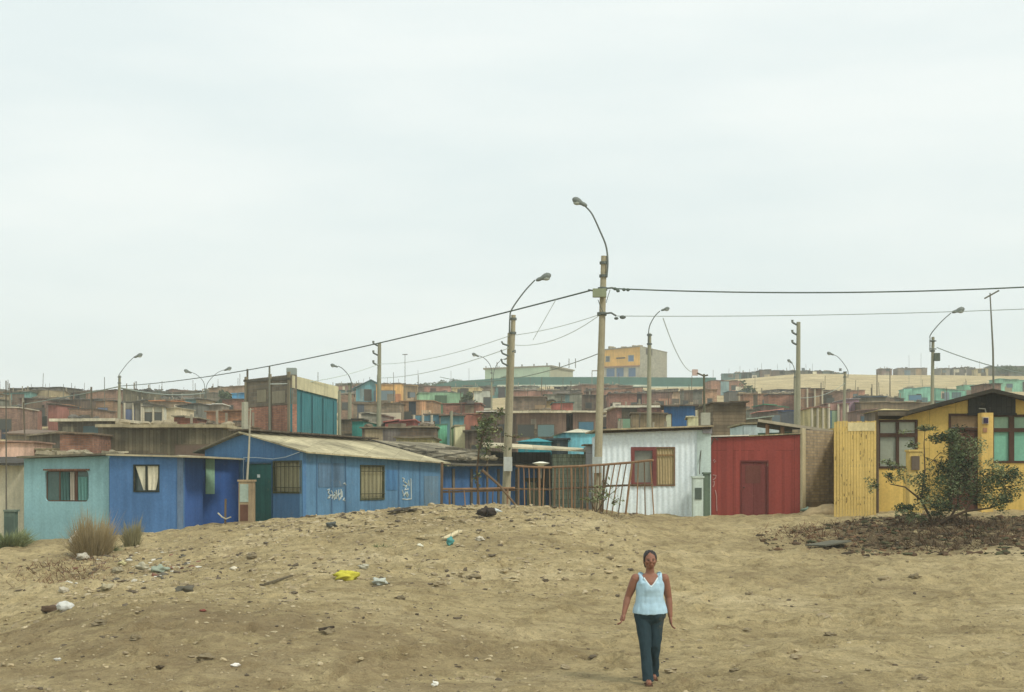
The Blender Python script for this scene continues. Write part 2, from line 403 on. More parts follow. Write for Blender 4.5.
    w = Wall(A, B); zb = .3; ze0 = Z(448, 47.6); ze1 = Z(452.3, 44.0); ua = w.u(245); za = Z(433.5, w.D(245))
    gb = mat((72, 110, 148), 'plaster', dirt=.25)
    gb2 = mat((82, 120, 150), 'plaster', dirt=.38)
    r = empty('gabled_house', w.pt(w.L*.6, tz(*W(260, 45.5))), 'blue gabled house with a green door and two barred windows', 'house')
    top = lambda u: ze0+(za-ze0)*u/ua if u < ua else za+(ze1-za)*(u-ua)/(w.L-ua)
    hd = w.px(247, 272.5, 463.5, 531); hw = w.px(273.5, 302.5, 460.5, 493.5)
    hw = (hw[0], min(hw[1], w.L-.05), hw[2], hw[3])
    hd = (hd[0], hd[1], zb+.05, hd[3])
    w.mesh(MB(), zb, top, [hd, hw], corr=(.005, .25)).build('wall', gb, r)
    mb = MB(); w.box(mb, hd[0]+.01, hd[1]-.01, zb+.06, hd[3]-.01, -.07, -.03); do = mb.build('door', mat((46, 98, 92), 'plaster', dirt=.4), r)
    mb = MB(); w.box(mb, hd[0]-.05, hd[0]+.0, zb, hd[3], .006, .05); w.box(mb, hd[1], hd[1]+.04, zb, hd[3], .006, .05); w.box(mb, hd[0]-.05, hd[1]+.04, hd[3]+.001, hd[3]+.06, .006, .05); mb.build('door_frame', mat((50, 84, 110), 'plaster'), do)
    c = w.pt((hd[0]+hd[1])/2-.05, Z(476, 45.3), -.02); MB().box(c, (.14,.012,.1), yaw=-.3).build('door_sign', mat((200, 210, 205), 'cloth', dirt=.1), do)
    mb = MB(); mb.ell(w.pt(hd[0]+.1, hd[2]+1.0, -.01), (.03,.03,.03), 8, 6); mb.build('handle', mat((150, 145, 130), 'metal', .5), do)
    def barred(wl, h, nb):
        u0, u1, z0, z1 = h
        fr = frame(wl, h, .05, -.08, .03); fo = fr.build('window', mat((74, 76, 52), 'plaster', dirt=.4), r)
        mb = MB(); wl.box(mb, u0+.05, u1-.05, z0+.05, z1-.05, -.1, -.09); mb.build('pane', glass_mat((96, 96, 78)), fo)
        drape(wl, u0+.06, u1-.06, z0+.06, z1-.06, -.055, nb, .02).build('curtain', mat((146, 140, 108), 'cloth', dirt=.4), fo)
        mb = MB()
        for i in range(1, nb): u = u0+(u1-u0)*i/nb; mb.tube([wl.pt(u, z0, .03), wl.pt(u, z1, .03)], .014, 6)
        for f in (.18, .82): mb.tube([wl.pt(u0, z0+(z1-z0)*f, .04), wl.pt(u1, z0+(z1-z0)*f, .04)], .014, 6)
        mb.build('window_bars', mat((70, 68, 48), 'plaster'), fo)
        return fo
    barred(w, hw, 7)
    w2 = Wall(B, C_); L2 = w2.L; zc = Z(463.2, 52)
    h2 = w2.px(360, 384, 465, 500)
    w2.mesh(MB(), zb, lt(ze1, zc, L2), [h2], corr=(.005, .25)).build('side_wall', gb2, r)
    barred(w2, h2, 6)
    for sx, bw_, bn_ in ((316, .07, .02), (331, .1, .017), (345, .06, .022), (398, .09, .016), (419, .08, .02)):
        mb = MB(); u = w2.u(sx); w2.box(mb, u, u+bw_, zb, ze1+(zc-ze1)*u/L2-.06, .003, bn_); mb.build('batten', mat((74, 108, 138), 'plaster', dirt=.5), r)
    bc = w2.p1-w2.t*0+Vector((-w2.n.x*-0, 0, 0))
    for q_, c_ in (((318, 344, 463, 487), (84, 112, 136)), ((386, 397, 470, 490), (72, 116, 156)), ((424, 438, 476, 506), (96, 122, 140))):
        mb = MB(); u0, u1, z0, z1 = w2.px(*q_); w2.box(mb, u0, u1, z0, z1, .004, .016); mb.build('patch', mat(c_, 'plaster', dirt=.6), r)
    # roof: ridge runs back along the side wall
    rid0 = w.pt(ua, za+.06, .25); run = w2.t*(L2+.3)
    e1 = w2.pt(-.25, ze1+.02, .3); e2 = w2.pt(L2+.2, zc+.02, .3); run = w2.t*(L2*.9); rid1 = Vector((rid0.x+run.x, rid0.y+run.y, za-.02))
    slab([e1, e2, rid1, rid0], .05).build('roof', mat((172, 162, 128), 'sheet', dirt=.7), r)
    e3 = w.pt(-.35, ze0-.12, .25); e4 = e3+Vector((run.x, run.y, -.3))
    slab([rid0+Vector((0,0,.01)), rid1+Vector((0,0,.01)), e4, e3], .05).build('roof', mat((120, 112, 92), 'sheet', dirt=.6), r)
    mb = MB()
    for i in range(14): mb.box(rid0+(rid1-rid0)*(i+.5)/14+Vector((0,0,.06)), (.5,.9,.05), yaw=math.atan2(run.y, run.x)+R.uniform(-.1,.1), pitch=0)
    mb.build('ridge_tile', mat((96, 86, 72), 'plank'), r)
    # white scrawl and square mark painted on the side wall
    def scrawl(wl, strokes, m, name, par, n=.012, wd=.02):
        mb = MB()
        for st in strokes: mb.tube([wl.pt(wl.u(x), Z(y, wl.D(x)), n) for x, y in st], wd, 5)
        return mb.build(name, m, par)
    wht = mat((172, 180, 174), 'cloth', dirt=.3)
    scrawl(w2, [[(327,490),(329,489),(328,493),(330,495),(329,498),(327.5,498)], [(331,490.5),(332.5,494),(331.5,499)], [(333,496),(334.5,494.5),(335,498),(333.5,499.5)], [(336,490),(336.2,499)], [(338.5,489.5),(337.5,495),(338.8,500),(340.6,498),(340.6,489)], [(341.5,491),(342,497)], [(342.5,500.5),(343.8,498),(344.5,501)]], wht, 'graffiti', r, .012, .021)
    scrawl(w2, [[(328,497),(331,495),(334,498)], [(334,492),(337,496),(340,493)], [(339,499),(342,496)], [(343,484),(344.5,483),(345.5,485)]], mat((158, 168, 166), 'cloth', dirt=.4), 'graffiti', r, .012, .026)
    scrawl(w2, [[(402,478),(404,478.5),(403,481.5)], [(410.5,478.5),(410.8,489),(411,499)], [(402,499),(406,499.5),(411,499)], [(403,485),(406,487),(404,490),(408,489)], [(404,494),(407,492),(408,496)], [(402,490),(403,494)]], wht, 'graffiti', r, .012, .021)
    scrawl(w2, [[(404,482),(407,484),(405,487)], [(405,492),(408,495)], [(408,480),(408.5,486)], [(403,496),(405,493),(407,497)]], mat((158, 168, 160), 'cloth', dirt=.4), 'graffiti', r, .012, .03)
    # white hose along the front eave
    mb = MB(); mb.tube([w.pt(w.u(x), Z(y, w.D(x)), .09) for x, y in ((246.5,527),(246,500),(245.5,470),(246,457.5),(258,457.5),(275,459),(288,457),(302,452))], .013, 5); mb.build('hose', mat((165, 180, 185), 'cloth', dirt=.1), r)
    # second blue stretch
    w3 = Wall((441.5, 52.6), (552, 56)); z3 = Z(466, 52.6); z4 = Z(466, 56)
    nb = mat((60, 98, 142), 'plaster', dirt=.35)
    r = empty('blue_warehouse', w3.pt(w3.L/2, 1.4), 'long blue low shed behind the rusty railing', 'shed')
    hg = w3.px(527, 546, 482, 510); hg = (hg[0], hg[1], .9, hg[3])
    w3.mesh(MB(), .5, lt(z3, z4, w3.L), [hg], corr=(.012, .2)).build('wall', nb, r)
    box_room(r, w3, 4, .5, (z3, z4), None).build('side_wall', nb, r)
    mb = MB(); w3.box(mb, hg[0]+.01, hg[1]-.01, .9, hg[3]-.01, -.06, -.02); mb.build('door', mat((136, 146, 122), 'plank'), r)
    mb = MB(); w3.box(mb, hg[0]-.1, hg[1]+.3, hg[3]+.01, hg[3]+.16, .02, .07); mb.build('lintel', mat((72, 78, 66), 'plank'), r)
    for i, sx in enumerate((452, 470, 497, 515)):
        u = w3.u(sx); mb = MB(); w3.box(mb, u, u+.1, .5, z3-.1, .014, .05); mb.build('post', mat((98, 90, 76), 'plank'), r)
    slab([w3.pt(-.2, z3+.07, .45), w3.pt(w3.L+.1, z4+.06, .45), w3.pt(w3.L+.1, z4+.5, -4), w3.pt(-.2, z3+.35, -4)], .06).build('roof', mat((104, 98, 82), 'lap', dirt=.6), r)
    a = w3.pt(0,0,0); roof_clutter(r, a.x+.3, a.x+2.2, a.y+.5, a.y+2, z3+.25, 14, 11, .3)
    # junk boards on the roof
    r2 = empty('roof_boards', w3.pt(1.0, z3+.4, -1), 'heap of grey weathered boards lying on the blue shed roof', 'boards')
    mb = MB(); rr = random.Random(5)
    for i in range(13): mb.box(w3.pt(rr.uniform(-2.2, 2.2), z3+.38+rr.uniform(0,.3), -rr.uniform(.2,2.2)), (rr.uniform(.8,2.3), .16, .05), yaw=rr.uniform(-.5,.7), roll=rr.uniform(-.25,.25))
    mb.build('board', mat((112, 106, 90), 'plank'), r2)
    slab([P(368,440,54.5), P(440,461.5,53.5), P(505,459,55.5), P(440,443,56.5)], .14).build('roof', mat((134, 126, 104), 'lap', dirt=.6), r)
    MB().tube([P(368,440.5,54.4), P(400,449.5,54), P(440,462,53.3), P(470,462.5,53.2)], .09, 6).build('beam', mat((62, 58, 50), 'plank'), r)
    # grey green corrugated shed
    w4 = Wall((552.5, 54), (586, 54)); z5 = Z(454, 54); gg = mat((134, 144, 122), 'lap', dirt=.4)
    r = empty('corrugated_shed', w4.pt(w4.L/2, 1.4), 'grey green corrugated shed behind the rusty railing, left of the concrete pole', 'shed')
    w4.mesh(MB(), .5, lt(z5, z5, w4.L), corr=(.012, .16)).build('wall', gg, r); box_room(r, w4, 3, .5, (z5, z5), None).build('side_wall', gg, r)
    slab([w4.pt(-2.7, z5+.32, .5), w4.pt(w4.L-.02, z5+.14, .5), w4.pt(w4.L-.02, z5+.3, -3), w4.pt(-2.7, z5+.55, -3)], .07).build('roof', mat((188, 178, 146), 'sheet', dirt=.5), r)
    mb = MB(); mb.tube([w4.pt(-2.5, .9, .3), w4.pt(-2.5, z5+.25, .3)], .05, 6); mb.build('post', timber, r)
    mb = MB(); w4.box(mb, -2.4, -.02, 1.0+1.2, z5+.1, -1.6, -1.5); mb.build('shade_stand_in', mat((78, 74, 64), 'plank'), r)  # dark sheet standing in for the shade beneath the roof
    w5 = Wall((586.5, 53), (599, 53)); z6 = Z(446, 53)
    r = empty('grey_hut', w5.pt(w5.L/2, 1.4), 'narrow lavender grey hut right behind the tallest concrete pole', 'hut'); lv = mat((150, 148, 145), 'sheet', dirt=.3)
    w5.mesh(MB(), .5, lt(z6, z6, w5.L)).build('wall', lv, r); box_room(r, w5, 2, .5, (z6, z6), None).build('side_wall', lv, r)
    slab([w5.pt(-.1, z6+.07, .12), w5.pt(w5.L-.004, z6+.07, .12), w5.pt(w5.L-.004, z6+.1, -2), w5.pt(-.1, z6+.1, -2)]).build('roof', timber, r)
    # white dish
    q = P(541, 464, 52.2); r = empty('white_dish', q, 'small white bowl shaped dish mounted above the blue shed door', 'dish')
    MB().tube([q+Vector((0,0,-.13)), q+Vector((0,0,-.05)), q+Vector((0,0,.03)), q+Vector((0,0,.09))], [.04, .13, .34, .07], 14).build('bowl', mat((215, 212, 192), 'cloth', dirt=.1), r)
    MB().tube([q+Vector((0,0,-.12)), q+Vector((0,0,-.5)), w3.pt(w3.u(541), q.z-.8, .01)], .025, 6).build('bracket', mat((120,118,105)), r)
    # white house
    w = Wall((602, 47.2), (711, 47.2)); zl = Z(432.5, 47.2); zr = Z(428.5, 47.2); wm = mat((205, 215, 216), 'plaster', dirt=.14)
    r = empty('white_house', w.pt(w.L/2, tz(*W(655, 47))), 'white corrugated sheet house with a maroon framed window', 'house')
    h = w.px(631, 675, 447, 486)
    top = lambda u: zl+(zr-zl)*u/w.L-.0
    w.mesh(MB(), .6, top, [h], corr=(.015, .19)).build('wall', wm, r); box_room(r, w, 6, .6, (zl, zr), None).build('side_wall', wm, r)
    u0, u1, z0, z1 = h; um = w.u(656)
    fo = frame(w, (u0, um, z0, z1), .12, -.06, .035).build('window', mat((116, 62, 58), 'plaster', dirt=.3), r)
    mb = MB(); w.box(mb, u0+.12, um-.12, z0+.12, z1-.12, -.1, -.09); mb.build('pane', glass_mat((110, 112, 98)), fo)
    mb = MB(); w.box(mb, u0, um-.01, z0+(z1-z0)*.0, z0+(z1-z0)*.03, .036, .07); mb.build('sill', mat((120,64,56)), fo)
    fo2 = frame(w, (um+.002, u1, z0, z1), .04, -.06, .035).build('window', mat((112, 84, 60), 'plaster', dirt=.2), r)
    drape(w, um+.04, u1-.04, z0+.05, z1-.05, -.03, 6, .018).build('curtain', mat((172, 154, 112), 'cloth', dirt=.4), fo2)
    mb = MB(); w.box(mb, um+.04, u1-.04, z0+(z1-z0)*.78, z0+(z1-z0)*.81, .0, .03); mb.build('rail', mat((140, 108, 70)), fo2)
    slab([w.pt(-.25, zl+.1, .35), w.pt(w.L+.05, zr+.1, .35), w.pt(w.L+.05, zr+.22, -6.1), w.pt(-.25, zl+.2, -6.1)], .05).build('roof', mat((172, 156, 122), 'sheet', dirt=.6), r)
    mb = MB(); w.box(mb, -.1, w.L, zl-.02, zl+.04, .03, .2)
    slab([w.pt(-.1, zl+.045, .2), w.pt(w.L-.02, zr+.045, .2), w.pt(w.L-.02, zr+.04, .03), w.pt(-.1, zl+.04, .03)], .07).build('fascia', mat((70, 58, 46), 'plank'), r)
    mb = MB(); u = w.u(697); w.box(mb, u, w.L-.01, .6, zr-.06, .02, .06); mb.build('corner_board', mat((180, 196, 188), 'plaster', dirt=.3), r)
    # meter pillars
    def meter(nm, lab, sx, D, w_, h_, body, door, ddx=0, dep=.4, dz=.25):
        q = gp(sx, D); r = empty(nm, q, lab, 'pillar')
        MB().box(q+Vector((0,0,h_/2-.1)), (w_, dep, h_+.2)).build('body', body, r)
        MB().box(q+Vector((0,0,h_+.03)), (w_+.06, dep+.06, .06)).build('cap', body, r)
        if door:
            MB().box(q+Vector((ddx,-dep/2-.012,h_*.6)), (.22,.024,.38)).build('meter_door', door, r)
        return r, q
    meter('meter_pillar', 'white meter pillar with a dark grille against the white house', 697.5, 46.2, .33, 1.28, mat((190, 204, 192)), mat((84, 96, 86)))
    meter('concrete_stub', 'dark green concrete stub between the white and red houses', 706.5, 46.6, .2, 1.45, mat((100, 116, 98), dirt=.5), None, dep=.3)
    rr_, q = meter('meter_pillar', 'stained concrete meter pillar before the green door', 247, 43.2, .44, 1.35, mat((160, 140, 108), dirt=.6), None)
    MB().box(q+Vector((-.05,-.212,1.0)), (.26,.024,.55)).build('meter_door', mat((150, 165, 150), dirt=.5), rr_)
    MB().box(q+Vector((-.05,-.21,.4)), (.24,.016,.5)).build('stain', mat((96, 66, 52), dirt=.6), rr_)
    rm = empty('service_mast', q+Vector((0,0,1.38)), 'thin leaning metal mast on the stained meter pillar', 'mast')
    MB().tube([q+Vector((0,0,1.38)), P(249, 450, 43.2), P(250.5, 408, 43.2)], [.035, .03, .02], 8).build('tube', mat((150, 145, 125), dirt=.4), rm)
    MB().tube([P(246, 411, 43.2), P(254, 409, 43.2)], .012, 6).build('crossarm', mat((150, 145, 125)), rm)
    q = gp(225, 43.4); rc = empty('wooden_stake', q, 'wooden stake with a curved crosspiece before the deep blue annex', 'stake')
    MB().tube([q-Vector((0,0,.2)), q+Vector((.02,0,.88))], .035, 6).build('post', timber, rc)
    MB().tube([P(218,513,43.35), P(222,517,43.3), P(226,519,43.35), P(231,517,43.3)], .022, 6).build('crosspiece', mat((180,175,150)), rc)
    # red house
    w = Wall((711.5, 47.6), (800, 47.4)); zl = Z(437.5, 47.6); zr = Z(434.5, 47.4); rd = mat((133, 59, 51), 'sheet', dirt=.12)
    r = empty('red_house', w.pt(w.L/2, tz(*W(755, 47.5))), 'dark red sheet house with a maroon door', 'house')
    hd = w.px(741, 768, 461, 517); hd = (hd[0], hd[1], .7, hd[3])
    w.mesh(MB(), .6, lt(zl, zr, w.L), [hd], corr=(.003, .6)).build('wall', rd, r); box_room(r, w, 5, .6, (zl, zr), None).build('side_wall', rd, r)
    mb = MB(); w.box(mb, hd[0]+.03, hd[1]-.03, .7, hd[3]-.03, -.07, -.03); do = mb.build('door', mat((108, 54, 50), 'sheet', dirt=.2), r)
    mb = MB(); w.box(mb, hd[0]-.02, hd[0]+.03, .7, hd[3]+.02, -.08, .02); w.box(mb, hd[1]-.03, hd[1]+.02, .7, hd[3]+.02, -.08, .02); w.box(mb, hd[0]+.031, hd[1]-.031, hd[3]-.03, hd[3]+.02, -.08, .02); mb.build('door_frame', mat((96, 46, 42)), do)
    mb = MB(); uu = (hd[0]+hd[1])/2; w.box(mb, hd[0]+.15, uu+.2, hd[3]-.75, hd[3]-.15, -.028, -.018); mb.build('door_panel', mat((98, 56, 48)), do)
    mb = MB(); mb.ell(w.pt(hd[0]+.1, 1.25+1.0, -.0), (.025,.03,.025), 8, 6); mb.build('handle', mat((70, 60, 55), 'metal'), do)
    pk = mat((176, 130, 122), 'cloth', dirt=.4)
    scrawl(w, [[(713.3,461),(714.3,459.5),(715.8,461),(714,462.5)], [(713,475),(716,475.5),(715.5,478),(713,480)], [(713,482),(714.5,481),(714,485),(713,487)], [(715.2,490),(716.4,496),(716.5,505),(716.8,511)]], pk, 'graffiti', r, .01, .02)
    slab([w.pt(-.03, zl+.06, .1), w.pt(w.L*.42, zl+.09, .1), w.pt(w.L*.42, zl+.16, -5), w.pt(-.03, zl+.16, -5)], .04).build('roof', mat((206, 200, 180), 'sheet', dirt=.3), r)
    slab([w.pt(w.L*.42+.01, zl+.07, .08), w.pt(w.L+.02, zr+.06, .08), w.pt(w.L+.02, zr+.16, -5), w.pt(w.L*.42+.01, zl+.16, -5)], .04).build('roof', mat((150, 138, 104), 'plank', dirt=.6), r)
    # service pole between white and red house
    q = gp(704.5, 47.3); D = 47.3
    r = empty('service_pole', q, 'thin dark service pole with meters between the white and red houses', 'pole')
    MB().tube([q-Vector((0,0,.2)), P(704.5,440,D), P(704,374,D)], [.06,.05,.035], 8).build('shaft', mat((96, 96, 78)), r)
    MB().tube([P(697,373,D), P(704,376,D), P(708,375,D)], .03, 6).build('crossarm', mat((96, 92, 76)), r)
    mb = MB(); mb.box(P(705.5,419,D-.12), (.3,.2,.42)); mb.build('meter_box', mat((160, 160, 142)), r)
    mb = MB(); mb.box(P(707,430,D-.12), (.32,.2,.24)); mb.build('meter_box', mat((150, 148, 150)), r)
    mb = MB(); mb.tube([P(702,440,D-.1), P(700,460,D-.2), P(699.5,474,46.3)], .015, 5); mb.tube([P(711,445,D-.1), P(714,437,D-.1), P(718,440,D-.2)], .02, 5); mb.build('cable', mat((80, 76, 66)), r)
    # adobe wall + cream post
    w = Wall((800.5, 47.4), (833.5, 49.6)); zl = Z(429, 47.4); zr = Z(431, 49.6)
    r = empty('adobe_wall', w.pt(w.L/2, tz(*W(817, 48.5))), 'brown adobe block wall between the red house and yellow fence', 'wall')
    w.mesh(MB(), .6, lt(zl, zr, w.L), th=.3).build('masonry', mat((152, 134, 104), 'brick', dirt=.45), r)
    mb = MB(); w.box(mb, -.02, .24, .6, zl+.03, .004, .08); mb.build('corner_post', mat((178, 166, 132), dirt=.3), r)
    mb = MB(); w.box(mb, .25, w.L, .6, 1.75, .004, .05); mb.build('footing', mat((128, 110, 84), dirt=.5), r)
    # mono pitch open shed roof above
    r = empty('lean_to', P(790, 436, 52), 'open lean-to with dark sloping roof behind the red house', 'shelter')
    slab([P(758,419.5,50), P(833,430.5,50), P(826,434,54.5), P(757,424,54.5)], .12).build('roof', mat((78, 72, 60), 'lap', dirt=.5), r)
    slab([P(758,419,49.97)+Vector((0,-.03,0)), P(833,430,49.97)+Vector((0,-.03,0)), P(833,430,50)+Vector((0,-.003,0)), P(758,419,50)+Vector((0,-.003,0))], .1).build('fascia', mat((160, 150, 126), 'plaster'), r)
    for sx, yy in ((767.5, 423), (782.5, 425.5)):
        a = P(sx, yy+1, 50.3); mb = MB(); mb.tube([Vector((a.x, a.y, 1.4)), a], .07, 8); mb.build('post', mat((150, 112, 82), 'plaster'), r)
    mb = MB(); a = P(758,433,50.5); b = P(800,432,50.5); mb.hexa([a+Vector((0,0,-.3)), b+Vector((0,0,-.3)), b+Vector((0,.05,-.3)), a+Vector((0,.05,-.3)), a+Vector((0,0,0)), b, b+Vector((0,.05,0)), a+Vector((0,.05,0))]); mb.build('parapet', mat((84, 122, 96), 'plaster'), r)
    # yellow plank fence
    w = Wall((834, 43.2), (876.5, 42.8)); zl = Z(421.5, 43.2); zr = Z(420.5, 42.8)
    r = empty('yellow_fence', w.pt(w.L/2, tz(*W(855, 43))), 'tall yellow plank fence with faded patch, left of the yellow house', 'fence')
    yl = mat((204, 174, 100), 'plaster', dirt=.3)
    mb = MB(); nb_ = 15
    for i in range(nb_):
        u0 = w.L*i/nb_; u1 = w.L*(i+1)/nb_-.012; w.box(mb, u0, u1, .9, zl+R.uniform(-.02,.02), -.03, R.uniform(0,.006))
    mb.build('planks', yl, r)
    for zf in (1.9, 2.9, 3.9): mb = MB(); w.box(mb, .02, w.L-.02, zf, zf+.08, -.09, -.031); mb.build('rail', timber, r)
    mb = MB(); rk = random.Random(3)
    for i in range(34): u = w.L*(rk.randrange(nb_)+rk.uniform(.25,.7))/nb_; z = rk.uniform(1.7, zl-.2); w.box(mb, u, u+rk.uniform(.008,.02), z, z+rk.uniform(.03,.12), .0065, .011)
    tag(mb.build('knot_marks', mat((112, 92, 56), 'plaster'), r), kind='stuff')
    mb = MB(); w.box(mb, w.L*.33, w.L*.97, Z(431,43), Z(422.5,43), .009, .014); mb.build('faded_patch', mat((206, 190, 140), 'plaster', dirt=.3), r)
    # yellow house
    w = Wall((876.8, 44.2), (1130, 44.2)); D = 44.2; ywm = mat((196, 166, 88), 'sheet', dirt=.22)
    r = empty('yellow_house', w.pt(w.L*.4, tz(*W(960, 44))), 'yellow gabled house with dark timber gable and big windows', 'house')
    U = w.u
    def top(u):
        sx = 876.8+u*F/D
        if sx < 905: return Z(419, D)
        if sx < 987: return Z(412.5-(sx-905)*20/82, D)
        return Z(392.5+(sx-987)*.21, D)
    hl = w.px(877.5, 917.5, 418.8, 468.5); hl = (.03, hl[1], hl[2], hl[3]-.03); hdr = w.px(949.5, 979, 414.5, 505); hdr = (hdr[0], hdr[1], .95, hdr[3]); hr = w.px(991.5, 1052, 414.5, 463)
    w.mesh(MB(), .9, top, [hl, hdr, hr]).build('wall', ywm, r)
    box_room(r, w, 7, .9, (Z(421,D), Z(430,D)), None).build('side_wall', ywm, r)
    br = mat((72, 52, 40), 'plaster', dirt=.15)
    def bigwin(h, mull, trans, pm_up, pm_dn, fw=.07):
        u0, u1, z0, z1 = h; mb = frame(w, h, fw, -.08, .03); zt_ = Z(trans, D)
        w.box(mb, u0+fw, u1-fw, zt_-.06, zt_+.06, -.078, .028)
        for x, ww in mull: w.box(mb, U(x)-ww/2, U(x)+ww/2, z0+fw, z1-fw, -.076, .026)
        fo = mb.build('window', br, r)
        mb = MB(); w.box(mb, u0+fw, u1-fw, z0+fw, zt_-.06, -.06, -.05); mb.build('pane', pm_dn, fo)
        mb = MB(); w.box(mb, u0+fw, u1-fw, zt_+.06, z1-fw, -.06, -.05); mb.build('pane', pm_up, fo)
        return fo
    bigwin(hl, [(897.5, .09)], 435, mat((148, 152, 132), 'pane', .35, .15, .4), mat((138, 144, 126), 'pane', .35, .15, .4))
    tqc = mat((108, 166, 140), 'pane', .4, .2, .4)
    bigwin(hr, [(1011.5, .16), (1032, .09)], 430, mat((128, 158, 128), 'pane', .4, .2, .4), tqc)
    mb = MB(); w.box(mb, hdr[0]+.02, hdr[1]-.02, Z(427,D), hdr[3]-.02, -.09, -.05); mb.build('transom_panel', mat((138, 114, 82), 'plaster'), r)
    mb = MB(); w.box(mb, hdr[0]+.02, hdr[1]-.02, .95, Z(428.5,D), -.1, -.06); do = mb.build('door', mat((86, 56, 44), 'plank', dirt=.2), r)
    mb = MB(); w.box(mb, hdr[0]-.03, hdr[0]+.04, .95, hdr[3]+.03, -.05, .03); w.box(mb, hdr[1]-.04, hdr[1]+.03, .95, hdr[3]+.03, -.05, .03); w.box(mb, hdr[0]+.041, hdr[1]-.041, hdr[3]-.04, hdr[3]+.03, -.05, .03); w.box(mb, hdr[0]+.041, hdr[1]-.041, Z(429.5,D), Z(427.5,D), -.049, .02); mb.build('door_frame', br, do)
    mb = MB(); mb.ell(w.pt(hdr[1]-.15, 2.2, -.03), (.03,.04,.03), 8, 6); mb.build('handle', mat((120,110,90),'metal'), do)
    # dark gable boards: polygon between 968 and 1015
    pts = [(968, 413.5), (1015, 413.5), (1015, 397.5), (987, 392), (968, 398.0)]
    fr_ = [w.pt(U(x), Z(y, D), .05) for x, y in pts]; bk = [p-w.n*.045 for p in fr_]; mb = MB(); b0 = 0
    mb.v += [tuple(p) for p in fr_+bk]; mb.f += [(0,1,2,3,4), (9,8,7,6,5)]+[(i, i+5, (i+1)%5+5, (i+1)%5) for i in range(5)]
    mb.build('gable_board', mat((56, 54, 48), 'plank', dirt=.3), r)
    mb = MB(); w.box(mb, U(987)-.04, U(987)+.04, Z(413.5,D), Z(393,D), .052, .09); w.box(mb, U(968)-.03, U(1015)+.03, Z(415.5,D), Z(413.2,D), .031, .085); mb.build('gable_trim', mat((44, 42, 38), 'plaster'), r)
    drk = mat((62, 58, 48), 'lap', dirt=.4)
    apx = w.pt(U(987), Z(389.5,D), .5); le = w.pt(U(903), Z(411.5,D), .5); re_ = w.pt(U(1140), Z(424,D), .5); bk = Vector((2.3, 8.0, -.15))
    slab([le, apx, apx+bk, le+bk], .12).build('roof', drk, r)
    slab([apx+Vector((.001,0,0)), re_, re_+bk, apx+bk+Vector((.001,0,0))], .12).build('roof', drk, r)
    slab([w.pt(-.05, Z(411,D), .3), w.pt(U(905), Z(411,D), .3), w.pt(U(905)+1.6, Z(411,D)+.1, -6), w.pt(1.6, Z(411,D)+.1, -6)], .16).build('roof', mat((84, 76, 62), 'lap', dirt=.5), r)
    mb = MB(); mb.tube([w.pt(-.02, .9, .1), w.pt(-.02, Z(412,D), .1)], .06, 6); mb.build('post', mat((92,78,60)), r)
    # yellow pillar with meter and lamp arm in front of the door
    q = gp(985.5, 43); rp = empty('yellow_pillar', q, 'yellow porch pillar with a dark meter near its top', 'pillar')
    MB().box(Vector((q.x, q.y, (q.z-.2+Z(413,43))/2)), (.36,.34,Z(413,43)-q.z+.2)).build('shaft', mat((196, 164, 90), 'plaster', dirt=.3), rp)
    MB().box(P(985.5,420.5,42.8), (.2,.06,.22)).build('meter_frame', mat((176,160,130)), rp)
    MB().box(P(985.8,420.5,42.76), (.13,.05,.16)).build('meter', mat((52, 44, 66)), rp)
    MB().box(P(985,430,42.82), (.12,.04,.14)).build('label_plate', mat((150,110,80)), rp)
    MB().tube([P(979,408.5,42.9), P(985,409,42.9), P(986,413,42.9)], .02, 6).build('bracket', mat((120,120,108)), rp)
    rr_, q = meter('meter_pillar', 'yellow meter pillar under the left window of the yellow house', 914, 42.6, .38, 1.8, mat((198, 170, 96), dirt=.35), None)
    MB().box(P(915.5, 463, 42.37), (.24,.04,.42)).build('meter_door', mat((96, 84, 70)), rr_)
    # low mound of sand by the adobe wall
    q = gp(826, 45.5); tag(MB().ell(q+Vector((0,0,-.02)), (.75,.5,.3), 20, 12, .4, 4).build('sand_heap', mat((150, 132, 98), dirt=.5), None, q, smooth=True), 'low brown sand heap at the foot of the adobe wall', 'sand heap')
near_houses()
